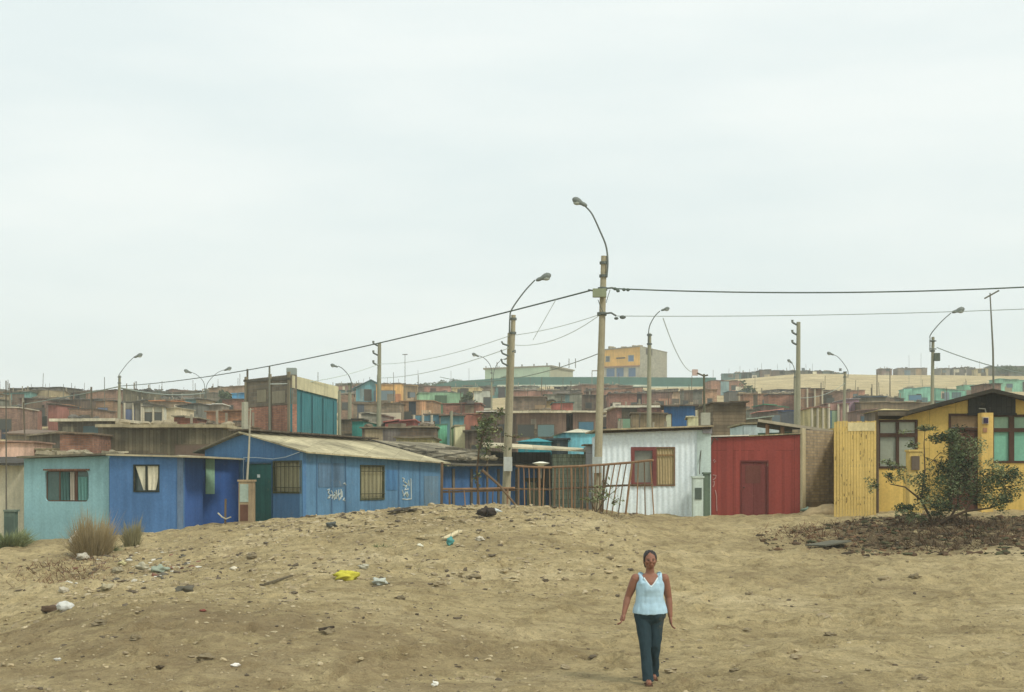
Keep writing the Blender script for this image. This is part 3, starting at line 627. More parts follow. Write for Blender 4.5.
# ------------------------------------------------------------------ street lamps and poles
conc = mat((150, 142, 116), 'plaster', dirt=.3); conc_far = mat((138, 136, 112), 'plaster', dirt=.3)
iron = mat((92, 98, 92), 'plaster', dirt=.15); lampm = mat((104, 110, 104), 'cloth', .5, .1); lens = mat((150, 156, 146), 'cloth', .3, .1)
def lamp(label, D, pole, arm, head, dia, group='street lamps on concrete poles', armr=.03, name='street_lamp', collar=True):
    """pole: [(sx,sy)...] from the top down (the foot goes to the ground); arm, head: pixel points at the pole's distance"""
    (tx, ty), (bx, by) = pole
    slope = (tx-bx)/(by-ty); q = gp(bx, D); sy_foot = HZ-(q.z-CZ)*F/D
    foot = P(bx-slope*(sy_foot-by), sy_foot, D); foot.z = tz(foot.x, foot.y)
    r = empty(name, foot, label, 'street lamp', group)
    top = P(tx, ty, D)
    MB().tube([foot-Vector((0,0,.3)), foot.lerp(top, .5), top], [dia*.5*1.2, dia*.5, dia*.5*.8], 12).build('pole', conc if D < 60 else conc_far, r)
    def arm_head(arm, head, s=1):
        mb = MB(); pts = [P(x, y, D)+Vector((0, -.0 if i > 1 else -dia*.5, 0)) for i, (x, y) in enumerate(arm)]
        # smooth the arm
        out = []
        for i in range(len(pts)-1):
            p0 = pts[max(i-1,0)]; p1 = pts[i]; p2 = pts[i+1]; p3 = pts[min(i+2,len(pts)-1)]
            for k in range(5):
                t = k/5; out.append(.5*((2*p1)+(p2-p0)*t+(2*p0-5*p1+4*p2-p3)*t*t+(3*p1-p0-3*p2+p3)*t**3))
        out.append(pts[-1]); mb.tube(out, [armr*(1-.25*i/len(out)) for i in range(len(out))], 8)
        mb.build('arm', iron, r)
        a = P(head[0][0], head[0][1], D); b = P(head[1][0], head[1][1], D); d = b-a; L = d.length
        ks = [(0,.06),(.1,.11),(.22,.13),(.34,.12),(.42,.15),(.6,.21),(.78,.22),(.92,.15),(1,.05)]
        hb = MB(); hb.tube([a+d*t for t, _ in ks], [(L*q_*.85, L*q_) for _, q_ in ks], 10)
        ho = hb.build('lamp_head', lampm, r, smooth=True)
        MB().ell(a+d*.68+Vector((0,0,-L*.12)), (L*.24, L*.17, L*.14), 12, 8).build('lens', lens, ho, smooth=True)
    arm_head(arm, head)
    if collar:
        cb = MB()
        for yy in (arm[0][1]-1, arm[1][1]+1):
            f = (yy-ty)/(by-ty); c = P(tx+(bx-tx)*f, yy, D); cb.tube([c-Vector((0,0,.04)), c+Vector((0,0,.04))], dia*.5+.02, 12)
        cb.build('clamp', iron, r)
    return r, arm_head
def brackets(r, D, specs, rr=.035):
    for pts in specs:
        mb = MB(); mb.tube([P(x, y, D)+Vector((0,-.05,0)) for x, y in pts], rr, 6)
        mb.build('bracket', iron, r)
# main pole
r, _ = lamp('tallest concrete street lamp, whose curved arm reaches left, beside the white house', 44, [(604, 256), (597.5, 480)], [(606.5, 277), (607.5, 262), (606, 246), (600, 231), (592, 214), (585, 206)], [(587, 206), (572.5, 198.5)], .225)
MB().box(P(599.5, 293, 43.75), (.42,.2,.26)).build('junction_box', mat((132, 140, 112)), r)
MB().box(P(599, 465, 43.8)+Vector((-.06,0,0)), (.3,.2,.5)).build('meter_box', mat((160, 166, 158)), r)
cb = MB()
for yy in (289, 314): c = P(603.6-(yy-256)*.03, yy, 44); cb.tube([c-Vector((0,0,.05)), c+Vector((0,0,.05))], .15, 12)
cb.build('clamp', iron, r)
brackets(r, 43.9, [[(600,289),(594,291),(588,290)], [(602,289),(612,288),(618,290)], [(601,314),(611,313),(616,316)]], .03)
brackets(r, 43.7, [[(610,290),(608,296),(606,303)], [(598,300),(600,306),(603,312)]], .012)
# second pole: two shafts side by side
r, _ = lamp('concrete street lamp on paired poles, arm bent right, left of the tallest lamp', 50, [(513.5, 315), (508, 470)], [(509.5, 334), (510, 318), (512, 309), (524, 292), (535, 280)], [(536, 280.5), (551, 274.5)], .2)
q = P(508.5, 330, 50.25); f2 = gp(504.5, 50.25)
MB().tube([f2-Vector((0,0,.3)), P(509.5, 333, 50.25)], [.12, .07], 10).build('second_shaft', conc, r)
brackets(r, 49.8, [[(509,346),(503,344),(501.5,341.5)], [(508.5,356),(502.5,353.5),(501,350)], [(508,366),(502.5,363),(501,359)]], .035)
brackets(r, 49.8, [[(512,352),(515.5,350.5),(515,353)]], .03)
MB().box(P(508,464,49.75), (.3,.16,.5)).build('meter_box', mat((176, 180, 172)), r)
lamp('street lamp right of the yellow block, arm bent right, behind the white house', 75, [(649.5, 333.5), (649, 430)], [(648.3, 345), (648.3, 334), (650, 325), (655, 316), (660, 311)], [(661, 310.5), (669.5, 308)], .24)
r, _ = lamp('street lamp behind the roof of the yellow house, arm bent right', 75, [(933, 337), (932, 420)], [(929.5, 352), (929.5, 340), (931, 334), (941, 322), (951, 313)], [(952, 312.5), (964.5, 308.5)], .2)
MB().box(P(937,357,74.7), (.28,.2,.42)).build('transformer', mat((88, 96, 84)), r); brackets(r, 74.8, [[(929,341),(936,341)], [(929,349),(936,349)]], .03)
lamp('leftmost street lamp, arm bent right above the brown plank house', 108, [(119.5, 375.5), (119, 425)], [(119.3, 384), (119.3, 376), (121, 372), (127, 364), (134, 357)], [(134, 357.5), (142.5, 354)], .24)
r, ah = lamp('twin armed street lamp above the shacks left of the teal block', 130, [(205.3, 390), (205.3, 420)], [(205, 398), (205, 388), (203, 381), (197, 375), (191, 372)], [(191.5, 373), (184, 370)], .22)
ah([(206.5, 398), (206.5, 388), (209, 381), (217, 373), (224, 370)], [(224, 370.5), (231.5, 367.5)])
lamp('street lamp beside the teal block, arm bent left', 90, [(350, 383), (349.5, 432)], [(351.5, 392), (351.5, 383), (349, 376), (343, 369), (338, 366)], [(338, 367), (330.5, 364.5)], .26)
r, ah = lamp('slim street lamp with two curved arms below the pale green block', 120, [(491.6, 378), (491.6, 412)], [(491.8, 382), (491.8, 372), (489.5, 364), (484, 358), (478, 355.5)], [(479, 356.5), (472, 353.5)], .17)
ah([(493.6, 384), (493.6, 374), (496, 366), (500, 361), (504, 359)], [(504, 359.5), (510, 357.5)])
lamp('street lamp behind the yellow plank fence, arm bent left', 110, [(845, 372.5), (844, 421)], [(847.5, 378), (847.5, 371), (844, 364), (838, 357), (833, 354.5)], [(834, 355), (827, 352.5)], .24)
lamp('small street lamp tucked behind the three bracket pole', 105, [(795.3, 371), (795.3, 400)], [(794.3, 378), (794.3, 371), (793.5, 366), (791.5, 363)], [(792.5, 363.5), (787.5, 359.5)], .2)
# power poles with three brackets
def power(label, D, x, ytop, xb, arms, dia, side):
    f = gp(xb, D); r = empty('power_pole', f, label, 'power pole', 'power poles with three side brackets')
    top = P(x, ytop, D); MB().tube([f-Vector((0,0,.3)), top], [dia*.6, dia*.4], 10).build('pole', conc_far, r)
    for yy in arms:
        mb = MB(); mb.tube([P(x+1, yy+3.4, D)+Vector((0,-.02,0)), P(x-3, yy+1.6, D), P(x-6, yy, D)], .055, 6); mb.build('bracket', iron, r)
        mb = MB(); mb.tube([P(x-6, yy+.4, D), P(x-6.2, yy-2.6, D)], [.05,.07], 8); mb.build('insulator', mat((110, 116, 108), 'cloth', .4, .1), r)
    return r
power('tall power pole with three brackets rising behind the adobe wall', 75, 798.5, 322, 797.5, (322.5, 332.5, 342.5), .26, -1)
r = power('power pole with three brackets between the turquoise gable and yellow shack', 82, 379.5, 343, 378.5, (343.5, 353, 363), .26, -1)
# slim posts and masts standing between the shacks
def mast(label, D, pts, r0, m, name='mast', cat='mast', cross=None, group=None):
    g = gp(pts[0][0], D); o = MB(); ps = [Vector((g.x, g.y, g.z-.2))]+[P(x, y, D) for x, y in pts[1:]]
    o.tube(ps, [r0]+[r0*.7]*(len(ps)-1), 6)
    if cross: o.tube([P(cross[0], cross[1], D), P(cross[2], cross[3], D)], r0*1.1, 6)
    return tag(o.build(name, m, None, g), label, cat, group)
gm = mat((104, 104, 90), 'plaster', dirt=.2)
q = gp(995, 58); r = empty('tv_antenna', q, 'tall television antenna with tilted crossbar behind the yellow house roof', 'antenna')
MB().tube([q, P(993, 350, 58), P(990, 293, 58)], [.05, .04, .025], 8).build('mast', gm, r)
MB().tube([P(984.5, 298.5, 58), P(999, 290.5, 58)], .035, 6).build('boom', gm, r)
mast('pale bare post left of the cream outhouse', 80, [(451, 0), (451.5, 411)], .12, conc_far, 'post', 'post')
mast('stubby concrete post above the ridge of the gabled house', 58, [(245, 0), (245, 402)], .20, mat((150, 148, 128)), 'post', 'post')
mast('tall dark mast on the right of the teal block roof corner', 74, [(269.5, 0), (269.5, 366)], .07, gm)
mast('pale post at the right corner of the teal block', 78, [(339.5, 0), (339.5, 391)], .12, conc_far, 'post', 'post')
mast('small mast with a round top over the leftmost shacks', 120, [(104.5, 0), (104.5, 377)], .04, gm)
for i, (x, y) in enumerate(((877, 373), (890, 371), (858, 387), (872, 384))): mast('thin pole stuck in the sand slope behind the yellow fence', 170+i*9, [(x, 0), (x, y)], .09, mat((96, 88, 70)), 'slope_pole', 'pole', None, 'thin poles on the sand slope')
mast('antenna mast with a flat crosspiece above the yellow shack', 170, [(405, 0), (405, 354)], .05, gm, cross=(402.5, 354.5, 407.5, 354.5))
for i, (x, y, D) in enumerate(((63.5,384,150),(75,386,150),(150,383,140),(162,381,150),(193,380,160),(218,379,160),(238,378,150),(451,371,220),(469,368,220),(318,372,110),(418,370,200),(740,366,240),(755,368,240),(909,355,300),(921,353,300))):
    mast('hair-thin aerial sticking up from the hillside roofs', D, [(x, 0), (x, y)], .035, gm, 'aerial', 'aerial', None, 'thin aerials on the hillside roofs')
# ------------------------------------------------------------------ wires
def wire(name, label, a, b, sag, r, m, n=28, group=None, parts=None):
    pts = [a.lerp(b, i/n)-Vector((0,0,4*sag*(i/n)*(1-i/n))) for i in range(n+1)]
    return tag(MB().tube(pts, r, 5).build(name, m, None, a, uv=False), label, 'wire', group)
blk = mat((78, 90, 80), 'cloth', dirt=.1); gw = mat((128, 138, 128), 'cloth', dirt=.1); gw2 = mat((172, 182, 172), 'cloth', dirt=.1)
wire('power_cable', 'thick black cable from the tallest lamp down to the leftmost lamp', P(590, 290.5, 43.9), P(119.5, 386, 108), .55, .026, blk, 40)
wire('power_cable', 'thick black cable running right from the tallest lamp past the antenna', P(612, 288.5, 43.9), P(1120, 281.5, 42), .22, .022, blk)
wire('power_cable', 'faint cable continuing left beyond the leftmost lamp', P(119.5, 386.5, 108), P(-160, 420, 190), .8, .045, gw)
wire('power_cable', 'dark cable between the leftmost lamp and the twin armed lamp', P(119.5, 387.5, 108), P(205.3, 393, 130), .35, .05, gw)
wire('power_cable', 'thin grey wire right of the tallest lamp, below the thick cable', P(616, 316, 43.9), P(1130, 304, 42), .12, .011, gw)
wire('power_cable', 'thin grey wire from the tallest lamp to the paired pole, upper', P(601, 314, 43.9), P(515, 335, 50), .08, .011, gw2)
wire('power_cable', 'thin grey wire from the tallest lamp to the paired pole, lower', P(601, 314, 43.9), P(515, 345, 50), .3, .011, gw2)
wire('power_cable', 'faint wire from the paired pole to the left power pole, upper', P(509, 336, 50), P(379.5, 364, 82), .25, .012, gw2)
wire('power_cable', 'faint wire from the paired pole to the left power pole, lower', P(509, 348, 50), P(379.5, 378, 82), .25, .014, gw2)
wire('power_cable', 'faint wire from the left power pole toward the teal block', P(379.5, 364, 82), P(270, 384, 74), .3, .02, gw2)
wire('power_cable', 'drooping wire from the tallest lamp across the pale green block', P(600, 353, 43.9), P(440, 377, 70), .5, .015, gw)
wire('power_cable', 'thin wire slanting right from the lamp behind the yellow house', P(937, 347.5, 75), P(1100, 385, 60), .3, .025, gw)
wire('power_cable', 'slack stay wire crossing the sky left of the tallest lamp', P(556, 299.5, 45), P(533, 340, 50), .0, .01, gw2, 4)
wire('power_cable', 'slack stay wire falling right of the yellow block', P(663, 318, 60), P(692, 372, 90), .5, .018, gw2, 10)
wire('power_cable', 'short wire between the small lamp and the power pole with brackets', P(845, 383, 110), P(800, 398, 75), .3, .018, gw, 10)
q = P(619, 317.5, 43.9); r = empty('cable_splice', q, 'pair of dark splice boxes on the thin wire beside the tallest pole', 'splice box')
MB().ell(P(616.3,318.4,43.9), (.07,.05,.045), 8, 6).build('small_box', iron, r); MB().ell(P(622.7,317.2,43.9), (.1,.06,.06), 8, 6).build('large_box', iron, r)
mb = MB()
for x, y in ((615,288.8),(618,290.8),(624,289.6),(628,289.8)): mb.ell(P(x,y,43.85), (.06,.05,.05), 8, 6)
tag(mb.build('cable_clamps', blk, None, P(620,289,43.85)), 'knobbly clamps on the thick cable just right of the tallest lamp', 'clamp')
# ------------------------------------------------------------------ rusty railing
rustm = mat((146, 114, 84), 'cloth', dirt=.5); rustd = mat((112, 92, 70), 'cloth', dirt=.4)
def rail(label, segs, D0, D1, xs, xe, top0, top1, mid0, mid1, bot0, bot1, n, lean=0.0, name='rusty_railing', fan=None):
    r = empty(name, gp((xs+xe)/2, (D0+D1)/2), label, 'railing')
    def at(f, sy, dx=0): return P(xs+(xe-xs)*f+dx, sy, D0+(D1-D0)*f)
    MB().tube([at(0, top0), at(.5, (top0+top1)/2+.4), at(1, top1)], .04, 6).build('top_rail', rustm, r)
    MB().tube([at(0, mid0)+Vector((0,.055,0)), at(1, mid1)+Vector((0,.055,0))], .035, 6).build('middle_rail', rustd, r)
    for i in range(n):
        f = (i+.5)/n; t = top0+(top1-top0)*f; b_ = bot0+(bot1-bot0)*f; dx = fan(f)+R.uniform(-.8,.8) if fan else R.uniform(-1.6, 1.6)
        MB().tube([at(f, t), at(f, (t+b_)/2, dx*.5), at(f, b_+5, dx)], .020 if i % 4 else .036, 6).build('bar', rustm if i % 3 else rustd, r)
    return r
rail('rusty railing section before the grey green shed', 0, 43.2, 42.3, 553, 606, 467, 464.5, 489, 486.5, 506, 509, 13)
rail('bent rusty railing panel leaning by the white house window', 0, 42.2, 41.2, 606, 653, 464.5, 460, 486, 484.5, 509, 509.5, 8, fan=lambda f: -7+12*max(0, f-.45)/.55+(-2 if f < .6 else 0))
rail('low broken railing section between the small tree and the shed door', 0, 43.6, 43.2, 516, 552, 466, 467.5, 489, 489.5, 505, 506, 7)
r = rail('rickety branch and pole railing left of the small tree', 0, 43.8, 43.6, 442, 515, 489, 488, 492, 490, 505, 506, 5)
MB().tube([P(442,462,43.8), P(441.5,507,43.8)], .05, 6).build('post', rustd, r)
MB().tube([P(482,470,43.4), P(500,486,43.4), P(517,507,43.3)], [.045,.04,.035], 7).build('brace', rustd, r)
# ------------------------------------------------------------------ vegetation
leafm = [mat((76, 88, 56), 'leaf', dirt=.4), mat((116, 124, 84), 'leaf', dirt=.4), mat((54, 66, 44), 'leaf', dirt=.4)]
strawm = mat((138, 118, 78), 'leaf', dirt=.3); bark = mat((84, 68, 50), 'plaster', dirt=.4)
def blob_leaves(center, rad, n, size, rnd, mb):
    for _ in range(n):
        d = Vector((rnd.gauss(0,1), rnd.gauss(0,1), rnd.gauss(0,1))).normalized()*rnd.random()**.4
        c = center+Vector((d.x*rad[0], d.y*rad[1], d.z*rad[2])); s = size*rnd.uniform(.6,1.5)
        a = Vector((rnd.uniform(-1,1), rnd.uniform(-1,1), rnd.uniform(-.6,.6))).normalized(); b = a.cross(Vector((rnd.uniform(-1,1),rnd.uniform(-1,1),rnd.uniform(-1,1)))).normalized()*.45
        k = len(mb.v); mb.v += [tuple(c-a*s), tuple(c+b*s), tuple(c+a*s), tuple(c-b*s)]; mb.f.append((k,k+1,k+2,k+3))
def leafy(name, label, cat, foot, branches, clumps, size, dens=1.0, mats=(0,1,2)):
    rnd = random.Random(hash(label) % 1000 if False else len(label)*13); r = empty(name, foot, label, cat)
    mb = MB()
    for pts, r0 in branches:
        mb.tube(pts, [r0*(1-.75*i/(len(pts)-1)) for i in range(len(pts))], 7)
    mb.build('trunk', bark, r)
    mbs = [MB() for _ in mats]; tw = MB()
    for c, rad, n in clumps:
        sub = [c+Vector((rnd.gauss(0,1)*rad[0]*.5, rnd.gauss(0,1)*rad[1]*.5, rnd.gauss(0,1)*rad[2]*.5)) for _ in range(7)]
        for sct in sub:
            blob_leaves(sct, tuple(q*.7 for q in rad), int(n*dens/7), size, rnd, mbs[rnd.randrange(len(mats))])
            tw.tube([c, sct], .008, 4)
    crown = MB(); o = None
    me_all = MB(); idx = []
    for k, b in enumerate(mbs):
        off = len(me_all.v); me_all.v += b.v; me_all.f += [tuple(i+off for i in f) for f in b.f]; idx += [k]*len(b.f)
    off = len(me_all.v); me_all.v += tw.v; me_all.f += [tuple(i+off for i in f) for f in tw.f]; idx += [len(mats)]*len(tw.f)
    o = me_all.build('crown', leafm[mats[0]], r, uv=False)
    for m_ in mats[1:]: o.data.materials.append(leafm[m_])
    o.data.materials.append(bark)
    o.data.polygons.foreach_set('material_index', idx)
    return r
D = 39.0
ft = gp(936, D)
def S(x, y, d=0): return P(x, y, D+d)
br = [([ft-Vector((0,0,.2)), S(930,517,.1), S(921,500,.2), S(905,487,.1), S(890,484,0)], .09),
      ([ft, S(950,518,-.2), S(966,511,-.3), S(990,508,-.3), S(1012,500,-.2)], .1), ([S(950,518,-.2), S(958,505), S(958,480,.2), S(957,450,.3), S(945,437,.2)], .07),
      ([S(921,500,.2), S(925,470,.3), S(924,444,.3), S(925,430,.4)], .05), ([S(958,490), S(940,478), S(925,470)], .03), ([S(966,511,-.3), S(975,495,-.4), S(985,480,-.4)], .05),
      ([S(990,508,-.3), S(1003,490), S(1010,470)], .04), ([S(936,524), S(915,514), S(903,505)], .04), ([S(966,511), S(967,520), S(963,526)], .05)]
cl = [(S(924,430,.3),(.3,.35,.12),60),(S(940,436,.2),(.35,.4,.22),160),(S(954,437,.1),(.34,.4,.26),150),(S(962,452,0),(.42,.5,.4),280),(S(955,468,.2),(.45,.5,.4),280),
      (S(925,489,.1),(.32,.4,.28),190),(S(938,497,0),(.36,.4,.3),200),(S(950,486,-.2),(.3,.4,.35),180),(S(968,478,0),(.34,.4,.35),190),(S(992,478,-.3),(.36,.4,.34),220),(S(1003,487,-.2),(.4,.4,.36),230),
      (S(1012,474,0),(.2,.3,.3),90),(S(985,497,-.3),(.36,.4,.24),160),(S(905,508,0),(.28,.3,.16),100),(S(914,516,.1),(.2,.3,.14),70),(S(873,485,0),(.16,.2,.14),36),(S(888,477,0),(.16,.2,.12),30),(S(899,474,0),(.14,.2,.24),50),(S(887,463,0),(.16,.2,.12),34),(S(912,444,.3),(.14,.2,.12),24),(S(1004,500,-.2),(.26,.3,.16),80),(S(940,512,0),(.2,.3,.14),50),(S(975,463,.1),(.22,.3,.3),90),(S(948,470,.2),(.4,.4,.5),160),(S(972,495,-.2),(.45,.4,.25),130),(S(950,505,-.1),(.4,.4,.2),110),(S(985,486,-.3),(.5,.4,.3),130),(S(933,460,.3),(.2,.3,.3),40)]
leafy('shrub', 'sprawling dark green shrub growing before the yellow house', 'shrub', ft, [(p_, r_*.55) for p_, r_ in br], cl, .034, 4.6)
D = 42.6; ft = gp(478, D)
br = [([ft-Vector((0,0,.2)), S(478,490), S(477,470), S(479,450), S(484,432), S(491,420)], .09), ([S(479,450), S(487,440), S(500,436)], .04), ([S(484,432), S(482,422)], .03), ([S(477,480), S(482,470), S(486,464)], .03)]
cl = [(S(482,440,0),(.2,.25,.5),170),(S(483,425,0),(.22,.25,.3),120),(S(491,419,0),(.3,.25,.16),80),(S(500,413,0),(.24,.2,.14),40),(S(477,478,0),(.12,.2,.22),30),(S(494,430,0),(.2,.2,.2),36),(S(489,440,0),(.2,.2,.2),34),(S(512,437,.4),(.3,.3,.1),16),(S(500,447,.2),(.3,.3,.12),20)]
leafy('small_tree', 'thin crooked tree with hanging leaves at the paired concrete poles', 'tree', ft, [(p_, r_*.5) for p_, r_ in br], cl, .05, 1.5, (0, 1))
D = 41.5; ft = gp(596, D); cl = [(S(588,500,0),(.4,.3,.14),70),(S(600,495,0),(.4,.3,.28),110),(S(612,502,0),(.3,.3,.12),40),(S(606,482,0),(.2,.2,.2),20)]
br = [([ft, S(598,498), S(603,478)], .02), ([ft, S(606,498), S(620,486)], .02), ([ft, S(590,500), S(583,490)], .02)]
leafy('scrubby_bush', 'scrubby grey bush tangled in the rusty railing near the tallest pole', 'bush', ft, br, cl, .05, 1.0, (1,))
def grassy(name, label, cat, foot, h, spread, n, m, seed, w=.012, lean=.8):
    rnd = random.Random(seed); mb = MB()
    for i in range(n):
        a = rnd.uniform(0, 6.28); rr = rnd.random()**.6*spread*.62; b = foot+Vector((math.cos(a)*rr, math.sin(a)*rr, -.03)); b.z = tz(b.x, b.y)-.03
        q_ = rnd.random(); hh = h*rnd.uniform(.4, 1.05)*(1-.35*q_*q_)*(.62+.75*abs(mnoise.noise(Vector((math.cos(a)*1.6+seed, math.sin(a)*1.6, q_*2.5)))))*1.15; dr = Vector((math.cos(a), math.sin(a), 0))*spread*q_*lean; j = Vector((rnd.gauss(0,.05), rnd.gauss(0,.05), 0))
        m1 = b+dr*.4+Vector((0,0,hh*.55))+j; t = b+dr+Vector((0,0,hh))+j*2
        k = len(mb.v); ra = rnd.uniform(-.7,.7); s = Vector((math.cos(ra), math.sin(ra), 0))*w*rnd.uniform(.6,1.4)
        mb.v += [tuple(b-s), tuple(b+s), tuple(m1+s*.8), tuple(m1-s*.8), tuple(t)]; mb.f += [(k,k+1,k+2,k+3), (k+3,k+2,k+4)]
        if rnd.random() < .5:
            t2 = m1+Vector((rnd.gauss(0,.12), rnd.gauss(0,.12), rnd.uniform(.1,.3)))*h*.7; k = len(mb.v); mb.v += [tuple(m1-s*.6), tuple(m1+s*.6), tuple(t2)]; mb.f.append((k,k+1,k+2))
    o = mb.build(name, m, None, foot, uv=False); return tag(o, label, cat)
strawd = mat((142, 126, 90), 'leaf', dirt=.3)
grassy('dry_bush', 'big dry brown brushwood bush in front of the turquoise house', 'bush', gp(93, 37.2), 1.25, .66, 1500, strawd, 3, .0065)
grassy('dry_weed', 'thin straggly dry weed in front of the blue hut', 'weed', gp(132, 39.5), .95, .34, 240, mat((124, 118, 84), 'leaf', dirt=.3), 4, .01)
grassy('green_weeds', 'green weeds at the foot of the cream shed', 'weeds', gp(8, 41), .55, .75, 1300, leafm[1], 5, .012)
grassy('grass_tuft', 'small green tuft on the sand above the yellow bag', 'grass tuft', gp(380, 33), .14, .3, 120, leafm[1], 8, .01)
grassy('grass_tuft', 'low green tuft beside the dry brown bush', 'grass tuft', gp(110, 38), .35, .3, 200, leafm[1], 9, .01)
# far dark trees
def far_tree(label, sx, D, ytop, wpx, seed):
    ft = gp(sx, D); rnd = random.Random(seed); H = Z(ytop, D)-ft.z; w = wpx/2*D/F; c = ft+Vector((0,0,H*.55))
    r = empty('tree', ft, label, 'tree'); MB().tube([ft-Vector((0,0,.3)), c], [.2,.1], 6).build('trunk', bark, r)
    mb = MB()
    for _ in range(26): blob_leaves(c+Vector((rnd.gauss(0,.4)*w, rnd.gauss(0,.4)*w, rnd.gauss(0,.32)*H*.5)), (w*.4,w*.4,H*.2), 40, .22, rnd, mb)
    mb.build('crown', leafm[0], r, uv=False); return r
far_tree('dark green tree at the foot of the sand slope', 748, 215, 384, 22, 1)
for i, (x_, y_, w_, D_) in enumerate(((4,389,16,330),(27,391,26,340),(46,392,14,345),(108,392,22,350),(141,391,16,355),(176,390,18,350),(262,388,20,350),(395,383,24,330),(424,382,20,330),(446,378.5,26,310),(505,376,16,318),(1008,365,36,338),(968,367,14,345))):
    tag(far_tree('dark dusty tree breaking the skyline of the hill', x_, D_, y_, w_, 20+i), group='dark trees along the skyline')
far_tree('dark bushy tree between the pale green and white shacks', 467, 150, 393, 16, 2)
far_tree('dark tree beside the bright blue tarp shack', 226, 170, 392, 16, 3)
